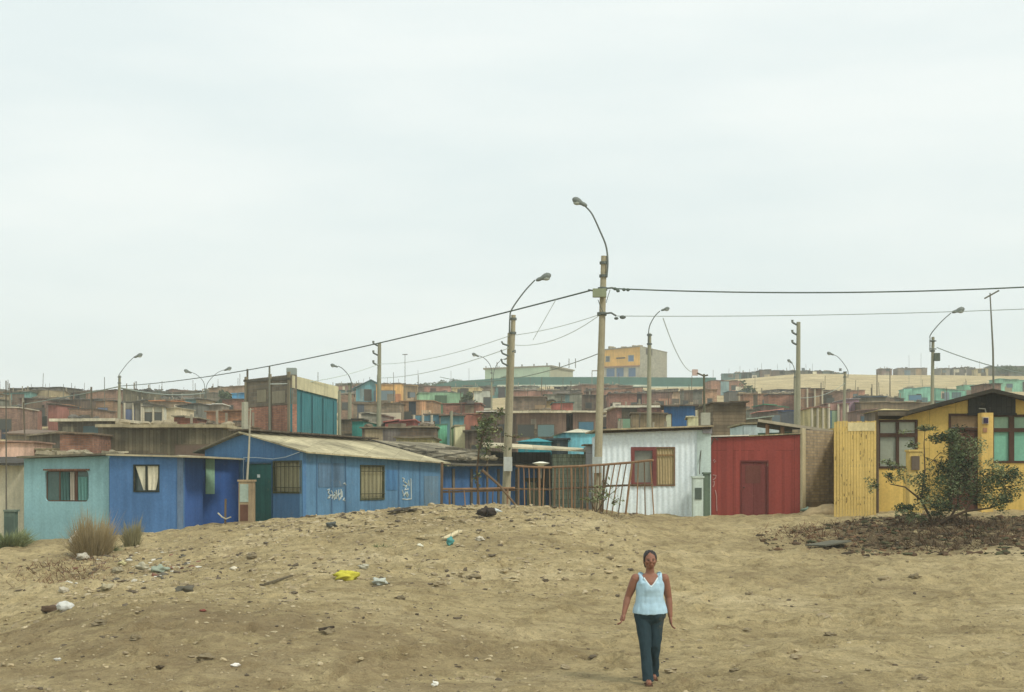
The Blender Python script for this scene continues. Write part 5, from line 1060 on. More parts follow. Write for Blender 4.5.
# pale green block beyond the wall
w = Wall((485, 330), (550, 322)); w2_ = Wall((550, 322), (573, 335)); zt = Z(368.2, 326)
r = empty('pale_green_block', w.pt(w.L/2, 22), 'long pale green flat block with bare roof columns', 'building')
w.mesh(MB(), 20, lt(zt, zt, w.L)).build('wall', mat((164, 184, 158), 'plaster', dirt=.2), r); w2_.mesh(MB(), 20, lt(zt, zt, w2_.L)).build('side_wall', mat((150, 150, 124), 'plaster', dirt=.2), r)
a, b, c = w.pt(-.3, zt+.35, .4), w2_.pt(0, zt+.35, .5), w2_.pt(w2_.L+.3, zt+.35, .3)
slab([a, b, c, Vector((a.x+3, c.y+9, zt+.35))], .35).build('roof', mat((136, 130, 108)), r)
for sx, yt in ((497,362),(522,364.5),(534,364),(547,363),(559.5,362.5),(569,358.5),(575.5,358.5),(486,366),(499,366)):
    q = P(sx, 368, 331 if sx > 550 else 328); MB().tube([q, P(sx, yt, q.y)], .17 if sx > 500 and sx < 565 else .1, 6).build('roof_column', mat((110, 106, 90)), r)
# yellow block
w = Wall((603.5, 312), (640, 308)); w2_ = Wall((640, 308), (667, 322)); zl = Z(350, 312); zr = Z(346.5, 308)
r = empty('yellow_block', w.pt(w.L/2, 19), 'multi-storey block with yellow front and bare grey side above the green wall', 'building')
hs = [w.px(605.5, 610, 356, 362), w.px(628, 634, 355, 361.5), w.px(606, 615, 368, 377), w.px(616, 624, 367.5, 377), w.px(628, 636, 367.5, 377)]
zmid = Z(366.5, 310)
mb = MB(); w.mesh(mb, 20, lambda u: zmid, hs[2:]); mb.build('lower_wall', mat((164, 158, 140), 'plaster', dirt=.3), r)
mb = MB(); w.mesh(mb, zmid+.003, lt(zl, zr, w.L), hs[:2]); mb.build('wall', mat((206, 160, 78), 'plaster', dirt=.35), r)
for i, h in enumerate(hs):
    fo = frame(w, h, .1, -.08, .03).build('window', mat((150, 150, 140)), r); mb = MB(); w.box(mb, h[0]+.1, h[1]-.1, h[2]+.1, h[3]-.1, -.1, -.09); mb.build('pane', mat((72, 100, 136) if i else (66,72,76), 'pane', .3, .15, .4), fo)
w2_.mesh(MB(), 20, lt(zr-.0, Z(352.5, 322), w2_.L)).build('side_wall', mat((142, 138, 118), 'block', dirt=.25), r)
mb = MB(); w.box(mb, -.2, w.L, zmid-.12, zmid+.12, .04, .25); mb.build('balcony_ledge', mat((150,110,90)), r)
mb = MB(); w.box(mb, w.L*.35, w.L*.6, Z(358.6,310), Z(357.4,310), .01, .06); mb.build('dark_strip', mat((70,66,60)), r)
slab([w.pt(0,zl+.15,.2), w.pt(w.L,zr+.15,.2), w2_.pt(w2_.L,Z(352,322),.1), w.pt(2,zl+.1,-14)], .2).build('roof', mat((130,124,106)), r)
rnd = random.Random(4)
mb = MB()
for i in range(7): mb.box(w.pt(w.L*rnd.random(), zl+.5+rnd.uniform(-.1,.1), -rnd.uniform(.5,2)), (rnd.uniform(.5,1.4), .6, rnd.uniform(.4,.8)), yaw=rnd.random())
mb.build('roof_clutter', mat((150, 136, 104), dirt=.5), r)
h = w2_.px(646, 652, 349, 355); mb = MB(); w2_.box(mb, h[0], h[1], h[2], h[3], .005, .1); mb.build('dark_opening', mat((72, 64, 54)), r)
hand.append((603, 668, 308, 346, 377))
mast('rusty bent pipe left of the yellow block', 290, [(592, 0), (592, 370.5)], .1, mat((120,110,92)), 'pipe_post', 'pipe', (592, 370.8, 598, 370.6))
tag(MB().box(P(695, 372.5, 285), (1.1,1,1.2)).build('water_tank', mat((170,140,128)), None, P(695,375,285)), 'pale pinkish water tank at the right end of the green wall', 'water tank')
# ------------------------------------------------------------------ filler shacks that crowd the slope
PAL = [('red brick shack with flat roof', 'brick', (150,98,76), (112,100,84)), ('brown plank shack with dark roof', 'plank', (108,94,76), (88,82,70)), ('grey block shack with grey roof', 'block', (122,116,102), (104,100,88)),
       ('tan plastered shack', 'plaster', (164,144,112), (128,116,94)), ('dusty rose shack', 'plaster', (150,112,96), (112,98,84)), ('blue green painted shack', 'plaster', (92,128,124), (96,100,90)), ('weathered lapped sheet shack', 'lap', (116,108,90), (120,116,102)), ('orange brick shack', 'brick', (176,122,86), (120,106,86))]
ZONES = [(-999, 120, 'on the left hillside'), (120, 245, 'behind the brown plank house'), (245, 440, 'beyond the teal block'), (440, 610, 'below the green wall'), (610, 745, 'below the yellow block'), (745, 9999, 'near the sand slope')]
rows = [62, 70, 78, 87, 96, 106, 117, 129, 142, 156, 172, 190, 209, 230, 250, 271, 300, 330, 365, 405, 440]
cnt = 0
for D in rows:
    lo, hi = (-.40, .40) if D < 400 else (-.4, .0)
    x = lo*D
    while x < hi*D:
        wd = R.uniform(2.4, 5.8)*(1 if D < 170 else 1.5); h = R.uniform(1.7, 3.4); sx0 = x/D*F+512; sx1 = (x+wd)/D*F+512; x += wd+R.uniform(.1, 1.6)
        c = (sx0+sx1)/2; Dj = D+R.uniform(-2.5, 2.5)
        if c > 718 and Dj > 215: continue
        if 428 < c < 722 and Dj > 282: continue
        if c > 540 and Dj > 355: continue
        if R.random() < .07: continue
        gx, gy = W(c, Dj); gz = float(terr(np.array([gx]), np.array([gy]), False)[0]); yt = HZ-(gz+h-CZ)*F/Dj
        if c < 150 and D < 66 or (D < 66 and c < 520): continue
        if D < 66 and 520 < c < 720: continue
        bad = False
        for (a, b, dh, t, bt) in hand:
            if sx1 > a-1 and sx0 < b+1:
                if Dj < dh+3 and yt < bt-1.5: bad = True; break
                if dh <= Dj+2 and Dj < dh+5.5: bad = True; break
        if bad or yt < 366: continue
        # wholly hidden behind hand-built shacks?
        vis = False
        for k in range(5):
            xx = sx0+(sx1-sx0)*(k+.5)/5
            if not any(a <= xx <= b and dh < Dj and t < yt-1 for (a, b, dh, t, bt) in hand): vis = True
        if not vis or sx1 < -60 or sx0 > 1090: continue
        nm, kd, cw, cr = R.choices(PAL, (4, 4, 4, 4, 2, 2.2, 3, 2.5))[0]
        zn = next(z for a, b, z in ZONES if a <= c < b); tier = 'low' if D < 100 else ('mid-slope' if D < 185 else 'high')
        lab = '%s %s, crowded %s' % (nm, {'low': 'low down', 'mid-slope': 'halfway up', 'high': 'near the skyline'}[tier], zn)
        jit = R.uniform(.85, 1.1); cw = tuple(int(v*jit) for v in cw)
        cw = tuple(int(v/8)*8+4 for v in cw)
        win = [(R.uniform(-.35,.35), 1.0, .9, .8)] if R.random() < .6 else []
        shack(lab, sx0, sx1, yt, h, (kd, cw), (cr, R.choice(('flat','mono','mono','back'))), None, win, (R.uniform(-.4,.4), .8, 1.9, (96,78,64)) if R.random() < .35 and not win else None, D=Dj, group=lab, seed=1000+cnt, rec=False, yaw=R.uniform(-.45, .45)); cnt += 1
print('fillers', cnt, 'hand', len(hand))
# ------------------------------------------------------------------ ground sheet
def axis(dense_lo, dense_hi, step, lo, hi, g=1.09):
    a = list(np.arange(dense_lo, dense_hi+1e-6, step)); s = step; v = a[-1]
    up = []
    while v < hi: s *= g; v += s; up.append(v)
    s = step; v = a[0]; dn = []
    while v > lo: s *= g; v -= s; dn.append(v)
    return np.array(dn[::-1]+a+up)
def ground():
    xs = axis(-20, 20, .075, -2500, 2500); ys = np.concatenate([axis(15.5, 50, .085, -60, 50)[:-0 or None], ])
    ys = ys[ys <= 50.01]; v = ys[-1]; s = .085; more = []
    while v < 4000:
        s = min(s*1.05, 1.2) if v < 480 else s*1.08
        v += s; more.append(v)
    ys = np.concatenate([ys, more])
    X, Y = np.meshgrid(xs, ys); Zg = terr(X.ravel(), Y.ravel())
    # footprints trodden across the sand
    Zg = Zg.reshape(X.shape); fr = random.Random(12); prints = []
    for (a, b) in (((5.5, 41), (1.7, 18)), ((1.72, 17.6), (1.3, 15.6)), ((-8, 24), (9, 27)), ((9, 33), (3, 16)), ((-6, 36), (6, 20)), ((-2, 19), (7.5, 24)), ((11, 30), (4, 22)), ((-12, 33), (-4, 17)), ((0, 30), (10, 19)), ((12,26),(5,16)), ((-5,27),(-9,16)), ((3,28),(-3,16))):
        L_ = math.hypot(b[0]-a[0], b[1]-a[1]); n_ = int(L_/.62); ux, uy = (b[0]-a[0])/L_, (b[1]-a[1])/L_
        for k in range(n_): s_ = .13*(1 if k % 2 else -1); wv = .5*math.sin(k*.35+a[0]); prints.append((a[0]+ux*k*.62-uy*(s_+wv)+fr.gauss(0,.05), a[1]+uy*k*.62+ux*(s_+wv)+fr.gauss(0,.05), ux, uy, fr.uniform(.035,.075)))
    for k in range(420): an = fr.uniform(0, 6.28); yy = fr.uniform(15.5, 36); prints.append((fr.uniform(-.42,.42)*yy, yy, math.cos(an), math.sin(an), fr.uniform(.015,.055)))
    for px_, py_, ux, uy, dp in prints:
        i0, i1 = np.searchsorted(xs, (px_-.5, px_+.5)); j0, j1 = np.searchsorted(ys, (py_-.5, py_+.5))
        dx = X[j0:j1, i0:i1]-px_; dy = Y[j0:j1, i0:i1]-py_; la = (dx*ux+dy*uy)/.17; lb = (-dx*uy+dy*ux)/.09; q_ = la*la+lb*lb
        Zg[j0:j1, i0:i1] += dp*(-1.3*np.exp(-q_)+.75*np.exp(-(np.sqrt(q_)-1.7)**2/.25))
    Zg = Zg.ravel()
    nx, ny = len(xs), len(ys); print('ground', nx, ny)
    co = np.stack([X.ravel(), Y.ravel(), Zg], 1).astype(np.float32)
    i = np.arange(nx-1); j = np.arange(ny-1); I, J = np.meshgrid(i, j); a = (J*nx+I).ravel()
    q = np.stack([a, a+1, a+nx+1, a+nx], 1).astype(np.int32)
    me = bpy.data.meshes.new('ground'); me.vertices.add(nx*ny); me.vertices.foreach_set('co', co.ravel())
    me.loops.add(q.size); me.loops.foreach_set('vertex_index', q.ravel()); me.polygons.add(len(q)); me.polygons.foreach_set('loop_start', np.arange(len(q), dtype=np.int32)*4)
    me.update(calc_edges=True); me.polygons.foreach_set('use_smooth', [True]*len(q))
    m = bpy.data.materials.new('sand'); m.use_nodes = True; nt = m.node_tree; N = nt.nodes; L = nt.links; bs = N['Principled BSDF']; bs.inputs['Roughness'].default_value = .95; bs.inputs['Specular IOR Level'].default_value = .1
    geo = N.new('ShaderNodeNewGeometry')
    def noise(s, d, sc=(1,1,1), rot=0.0, rg=.6):
        mp = N.new('ShaderNodeMapping'); mp.inputs['Scale'].default_value = sc; mp.inputs['Rotation'].default_value = (0,0,rot); L.new(geo.outputs['Position'], mp.inputs[0])
        n = N.new('ShaderNodeTexNoise'); n.inputs['Scale'].default_value = s; n.inputs['Detail'].default_value = d; n.inputs['Roughness'].default_value = rg; L.new(mp.outputs[0], n.inputs['Vector']); return n.outputs['Fac']
    def ramp(f, st):
        r = N.new('ShaderNodeValToRGB'); L.new(f, r.inputs[0]); e = r.color_ramp.elements
        while len(e) < len(st): e.new(.5)
        for q_, (p, c) in zip(e, st): q_.position = p; q_.color = (*c, 1)
        return r.outputs[0]
    def mix(f, a_, b_, mode='MIX'):
        x = N.new('ShaderNodeMix'); x.data_type = 'RGBA'; x.blend_type = mode
        if isinstance(f, float): x.inputs[0].default_value = f
        else: L.new(f, x.inputs[0])
        L.new(a_, x.inputs[6]); L.new(b_, x.inputs[7]); return x.outputs[2]
    c1 = col(170, 153, 112, SG)[:3]; c2 = col(148, 132, 96, SG)[:3]; c3 = col(187, 171, 132, SG)[:3]
    base = ramp(noise(.22, 6), [(.33, c2), (.52, c1), (.7, c3)])
    streak = ramp(noise(1.6, 7, (1, 1.35, 1), .7, .75), [(.38, (.68,.66,.63)), (.55, (1,1,1)), (.7, (1.12,1.11,1.08))])
    base = mix(1.0, base, streak, 'MULTIPLY')
    speck = ramp(noise(7, 6, rg=.8), [(.34, (.45,.42,.39)), (.46, (.98,.98,.98)), (.66, (1.08,1.07,1.05))]); base = mix(.9, base, speck, 'MULTIPLY')
    sp2 = ramp(noise(38, 3, rg=.7), [(.38, (.8,.79,.78)), (.5, (1,1,1)), (.64, (1.12,1.12,1.1))]); base = mix(.8, base, sp2, 'MULTIPLY')
    patch = ramp(noise(.9, 7, (1, 1.8, 1), .5, .72), [(.55, (0,0,0)), (.68, (.55,.55,.55))])
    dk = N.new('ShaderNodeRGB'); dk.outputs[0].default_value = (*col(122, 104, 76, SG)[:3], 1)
    base = mix(patch, base, dk.outputs[0])
    # near bank's shade painted into the sand, and the leaf mould under the shrub
    sp = N.new('ShaderNodeSeparateXYZ'); L.new(geo.outputs['Position'], sp.inputs[0])
    def mr(v, a_, b_, lo=0.0, hi=1.0):
        q_ = N.new('ShaderNodeMapRange'); q_.interpolation_type = 'SMOOTHSTEP'; L.new(v, q_.inputs[0]); q_.inputs[1].default_value = a_; q_.inputs[2].default_value = b_; q_.inputs[3].default_value = lo; q_.inputs[4].default_value = hi; return q_.outputs[0]
    def ml(*vs):
        o_ = vs[0]
        for v in vs[1:]:
            q_ = N.new('ShaderNodeMath'); q_.operation = 'MULTIPLY'; q_.use_clamp = True; L.new(o_, q_.inputs[0])
            if isinstance(v, float): q_.inputs[1].default_value = v
            else: L.new(v, q_.inputs[1])
            o_ = q_.outputs[0]
        return o_
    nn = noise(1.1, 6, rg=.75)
    bank_shade = ml(mr(sp.outputs['Y'], 23.2, 20.5), mr(sp.outputs['X'], 3.0, -2.0), mr(nn, .36, .54), .48)
    base = mix(bank_shade, base, dk.outputs[0])
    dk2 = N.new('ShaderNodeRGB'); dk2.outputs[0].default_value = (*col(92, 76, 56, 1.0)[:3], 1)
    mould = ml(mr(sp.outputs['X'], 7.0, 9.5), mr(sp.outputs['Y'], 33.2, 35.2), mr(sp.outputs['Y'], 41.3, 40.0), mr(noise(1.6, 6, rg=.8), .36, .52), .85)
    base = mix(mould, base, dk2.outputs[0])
    L.new(base, bs.inputs['Base Color'])
    b1 = N.new('ShaderNodeBump'); b1.inputs['Strength'].default_value = .9; b1.inputs['Distance'].default_value = .3; L.new(noise(4.5, 8, rg=.68), b1.inputs['Height'])
    b2 = N.new('ShaderNodeBump'); b2.inputs['Strength'].default_value = .6; b2.inputs['Distance'].default_value = .03; L.new(noise(30, 5, rg=.7), b2.inputs['Height']); L.new(b1.outputs[0], b2.inputs['Normal']); L.new(b2.outputs[0], bs.inputs['Normal'])
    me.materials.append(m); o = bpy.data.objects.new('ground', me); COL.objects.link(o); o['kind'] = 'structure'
SG = 1.46
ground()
# ------------------------------------------------------------------ loose stones, rubble and litter
def icos():
    t = (1+5**.5)/2; v = [(-1,t,0),(1,t,0),(-1,-t,0),(1,-t,0),(0,-1,t),(0,1,t),(0,-1,-t),(0,1,-t),(t,0,-1),(t,0,1),(-t,0,-1),(-t,0,1)]
    f = [(0,11,5),(0,5,1),(0,1,7),(0,7,10),(0,10,11),(1,5,9),(5,11,4),(11,10,2),(10,7,6),(7,1,8),(3,9,4),(3,4,2),(3,2,6),(3,6,8),(3,8,9),(4,9,5),(2,4,11),(6,2,10),(8,6,7),(9,8,1)]
    return np.array(v)/1.9, np.array(f)
IV, IF = icos()
def stones(name, label, cat, spots, mats_, seed, flat=.55):
    rng = np.random.default_rng(seed); V = []; Fc = []; mi = []
    for k, (x, y, s) in enumerate(spots):
        v = IV*(1+.28*rng.standard_normal((12,1)))*s*np.array([rng.uniform(.7,1.4), rng.uniform(.7,1.4), rng.uniform(.35,flat+.3)])
        a = rng.uniform(0, 6.28); c, s_ = math.cos(a), math.sin(a); v = v@np.array([[c,s_,0],[-s_,c,0],[0,0,1]])
        V.append(v+np.array([x, y, 0])); Fc.append(IF+12*k); mi += [int(rng.integers(len(mats_)))]*20
    V = np.concatenate(V); Fc = np.concatenate(Fc); sp = np.array(spots); zg = np.repeat(terr(sp[:,0], sp[:,1])+sp[:,2]*.12, 12); V[:,2] += zg
    me = bpy.data.meshes.new(name); me.from_pydata(V.tolist(), [], Fc.tolist()); me.update()
    for m in mats_: me.materials.append(m)
    me.polygons.foreach_set('material_index', mi); o = bpy.data.objects.new(name, me); COL.objects.link(o); tag(o, label, cat, None, 'stuff'); return o
rng = np.random.default_rng(5)
def spot(n, sx0, sx1, sy0, sy1, D0, D1, s0, s1, seed):
    r_ = np.random.default_rng(seed); out = []
    while len(out) < n:
        sx = r_.uniform(sx0, sx1); D = r_.uniform(D0, D1); x = (sx-512)*D/F; s = s0+(s1-s0)*r_.random()**4; out.append((x, D, s))
    z = terr(np.array([o[0] for o in out]), np.array([o[1] for o in out])); res = []
    for o, zz_ in zip(out, z):
        sy = HZ-(zz_-CZ)*F/o[1]
        if sy0 <= sy <= sy1: res.append(o)
    return res
stm = [mat((164,148,114),'plaster',dirt=.3), mat((140,126,98),'plaster',dirt=.3), mat((94,84,68),'plaster',dirt=.3), mat((166,152,120),'plaster',dirt=.3), mat((150,136,104),'plaster',dirt=.3)]
sp_ = spot(2600, -40, 1070, 500, 700, 15, 43, .008, .05, 1)+spot(3800, -30, 1060, 590, 700, 15, 26, .006, .03, 31)+spot(1200, -30, 520, 600, 700, 15, 23, .008, .045, 32)+spot(5200, 60, 640, 503, 600, 26, 44, .012, .075, 2)+spot(2000, -20, 300, 540, 640, 22, 38, .01, .07, 3)+spot(1400, 250, 560, 504, 545, 36, 43, .015, .1, 7)
stones('gravel', 'small stones and clods strewn over the sand slope', 'gravel', sp_, stm, 4)
sp_ = spot(2400, 845, 1060, 508, 556, 31, 41, .02, .11, 12)+spot(700, 760, 900, 516, 552, 33, 41, .02, .1, 13)
rd_ = [mat((84,66,48),'plaster',dirt=.3), mat((66,56,40),'plaster',dirt=.3), mat((104,78,54),'plaster',dirt=.3), mat((72,72,48),'plaster',dirt=.3)]
stones('leaf_litter', 'dark brown dead leaves and clods beneath the green shrub', 'leaf litter', sp_, rd_, 14, .3)
sp_ = spot(260, 60, 190, 548, 600, 30, 37, .02, .1, 22)+spot(120, 150, 200, 560, 592, 30, 35, .02, .1, 23)
stones('rubbish', 'strewn rubbish scraps below the dry brown bush', 'litter', sp_, [mat((190,186,170),dirt=.2), mat((120,84,66)), mat((92,88,76)), mat((150,136,108))], 24, .3)
# dark twiggy dead brush below the shrub and on the left slope
def brush(label, sx0, sx1, D0, D1, n, m, seed, h=.3):
    rnd = random.Random(seed); mb = MB()
    for i in range(n):
        D = rnd.uniform(D0, D1); x, y = W(rnd.gauss((sx0+sx1)/2, (sx1-sx0)/4.2), D); z = tz(x, y); L = rnd.uniform(.1, .5); a = rnd.uniform(0, 6.28); el = rnd.uniform(.05, .8)
        d = Vector((math.cos(a)*math.cos(el), math.sin(a)*math.cos(el), math.sin(el)))*L*(h/.3); b = Vector((x, y, z-.01)); s = Vector((-math.sin(a), math.cos(a), .3))*.009
        k = len(mb.v); mb.v += [tuple(b-s), tuple(b+s), tuple(b+d+s*.4), tuple(b+d-s*.4)]; mb.f.append((k,k+1,k+2,k+3))
    tag(mb.build('dead_brush', m, None, gp((sx0+sx1)/2, (D0+D1)/2), uv=False), label, 'brush', None, 'stuff')
brush('tangle of dark dead twigs under the green shrub', 850, 1060, 34, 40, 2600, mat((78,60,42),'leaf'), 1)
brush('dead twigs in the dip left of the dry bush', 5, 130, 31, 36, 900, mat((112,84,60),'leaf'), 2, .2)
brush('dry twigs scattered below the rusty railing', 560, 640, 40, 41.5, 300, mat((112,96,66),'leaf'), 3, .2)
brush('reddish dead weeds on the bank left of the shrub', 760, 860, 36, 41, 800, mat((104,76,52),'leaf'), 5, .2)
# individual litter
def gsy(sx, sy):            # ground point seen at a picture row (nearest hit)
    D = 14.0
    while D < 52:
        x, y = W(sx, D); z = tz(x, y); s = HZ-(z-CZ)*F/D
        if s <= sy: return Vector((x, y, z))
        D += .1
    return gp(sx, 42)
def bag(label, sx, sy, size, rgb, name='plastic_bag', cat='plastic bag', seed=1, n=2, rough=.5, flat=1.0):
    q = gsy(sx, sy); mb = MB(); rnd = random.Random(seed)
    for i in range(n): mb.ell(q+Vector((rnd.uniform(-.4,.4)*size[0]*(i > 0), rnd.uniform(-.3,.3)*size[1]*(i > 0), size[2]*.45)), (size[0]*.5*(1-.25*i), size[1]*.5*(1-.2*i), size[2]*.55*(1-.2*i)), 18, 12, .85, seed+i*3)
    o = mb.build(name, mat(tuple(int(v*.95) for v in rgb), 'plaster', .8, .3), None, q, smooth=True, uv=False); return tag(o, label, cat)
bag('crumpled bright yellow plastic bag on the sand', 347, 581, (.42,.28,.17), (200,192,66), seed=3, n=2)
bag('small pale grey bag right of the yellow bag', 379, 585, (.24,.2,.12), (186,190,176), seed=5)
bag('white bag caught on the dry brown bush', 75, 549, (.28,.2,.42), (214,210,196), seed=7, n=3)
bag('white rag lying on the slope below the bush', 67, 611, (.26,.16,.14), (210,210,200), 'rag', 'rag', 9, 3)
bag('dark brown rag beside the white rag', 52, 613, (.36,.2,.12), (92,74,56), 'rag', 'rag', 12)
bag('pinkish scrap between the two rags on the left slope', 60, 609, (.26,.2,.1), (176,140,124), 'rag', 'rag', 14)
bag('blue green plastic scrap under the pale plank', 450, 545, (.15,.12,.17), (84,152,148), seed=16)
bag('white bottle shaped scrap at the lower left', 236, 667, (.11,.07,.04), (220,216,206), 'scrap', 'scrap', 18)
bag('white cup near the bottom of the slope', 435, 687, (.07,.06,.06), (222,220,208), 'cup', 'cup', 20)
bag('white scrap at the left edge bottom', 58, 662, (.08,.06,.035), (214,210,196), 'scrap', 'scrap', 24)
bag('dull red scrap on the upper middle slope', 203, 612, (.09,.06,.03), (132,72,60), 'scrap', 'scrap', 26)
bag('pale rag heap behind the dry bush foot', 82, 560, (.3,.3,.14), (176,170,152), 'rag', 'rag', 28)
bag('tangle of pale green netting at the adobe wall foot', 808, 512, (.42,.3,.16), (140,160,140), 'netting', 'netting', 33, 5)
bag('dark bundle with a white bag on the mound crest', 486, 517, (.42,.3,.26), (64,56,50), 'bundle', 'bundle', 33, 2)
bag('white bag lying on the dark bundle', 490, 513, (.36,.24,.14), (206,212,208), seed=36)
bag('red scrap tucked in the dark bundle', 482, 515, (.14,.14,.1), (150,70,62), 'scrap', 'scrap', 38)
bag('smooth dark grey stone on the crest before the gabled house', 332, 528, (.24,.2,.15), (84,88,84), 'stone', 'stone', 40, 1, .8)
for i, (sx, sy, s, c_) in enumerate(((118,574,.26,(150,140,112)),(122,566,.2,(190,180,130)),(160,573,.34,(150,160,140)),(143,570,.3,(172,166,140)),(107,590,.24,(170,160,130)),(233,571,.14,(214,206,180)),(252,560,.22,(140,128,100)),(184,594,.3,(96,92,78)),(64,593,.2,(180,172,150)),(480,541,.2,(190,182,160)),(364,570,.2,(176,172,150)),(420,548,.14,(206,204,180)))):
    bag(['grey clod just right of the dry bush','yellowish scrap just right of the dry bush','pale green cloth scrap right of the dry bush','cream crumpled scrap right of the dry bush','sandy lump below the dry bush','small white scrap on the rubble slope','rounded stone on the rubble slope','dark rubbish lump on the rubble slope','pale stone in the left dip','pale block on the mound right of the pale plank','grey plastic scrap above the yellow bag','small bright scrap left of the pale plank'][i], sx, sy, (s,s*.8,s*.5), c_, 'litter_piece', 'litter', 50+i, 1)
for i, (sx, sy, s) in enumerate(((672,673,.2),(690,676,.14),(735,672,.16),(795,659,.2),(920,680,.18),(868,672,.1),(886,581,.3),(915,578,.26),(750,596,.2),(825,620,.3),(830,636,.2),(747,632,.16),(650,600,.14),(700,650,.12),(400,600,.2),(312,594,.22),(205,660,.24),(135,640,.2),(440,586,.28),(474,580,.34),(100,626,.24),(565,670,.16),(330,635,.2),(610,560,.2))):
    q = gsy(sx, sy); o = MB().ell(q+Vector((0,0,s*.1)), (s*.42, s*.36, s*.2), 10, 8, .9, i).build('rock', mat((124,112,86) if i % 3 else (150,136,106), dirt=.4), None, q, uv=False)
    tag(o, 'dull brown fist to head sized rock lying loose on the sand', 'rock', 'loose rocks on the sand')
def plank(label, a, b, w, m, name='plank'):
    p = gsy(*a)+Vector((0,0,.05)); q = gsy(*b)+Vector((0,0,.06)); d = q-p; mb = MB(); mb.box((p+q)/2, (d.length, w, .035), yaw=math.atan2(d.y, d.x), roll=-math.atan2(d.z, math.hypot(d.x, d.y)))
    tag(mb.build(name, m, None, (p+q)/2), label, 'plank')
pw = mat((188,174,136),'plank',dirt=.3)
plank('long pale plank lying across the mound', (417,539), (447,537), .12, pw); plank('short pale plank end propped above the blue green scrap', (444,541), (461,533), .14, pw)
plank('broken light plank on the mound crest', (436,521), (450,519.5), .14, pw); plank('dark wooden slat at the left of the yellow bag', (265,587), (292,579), .05, mat((104,94,72),'plank')); plank('dark charred stick on the lower sand', (319,634), (334,632.5), .05, mat((70,60,48),'plank'))
plank('grey slab half buried below the green shrub', (815,548), (842,544), .5, mat((98,96,80),'plaster'), 'slab')
for i, (a, b) in enumerate((((388,514),(402,512)),((395,512),(410,510)),((404,513),(417,511)))): plank(['leftmost of three dark boards piled on the mound crest','middle of three dark boards piled on the mound crest','rightmost of three dark boards piled on the mound crest'][i], a, b, .3, mat((78,72,62),'plank'), 'board')
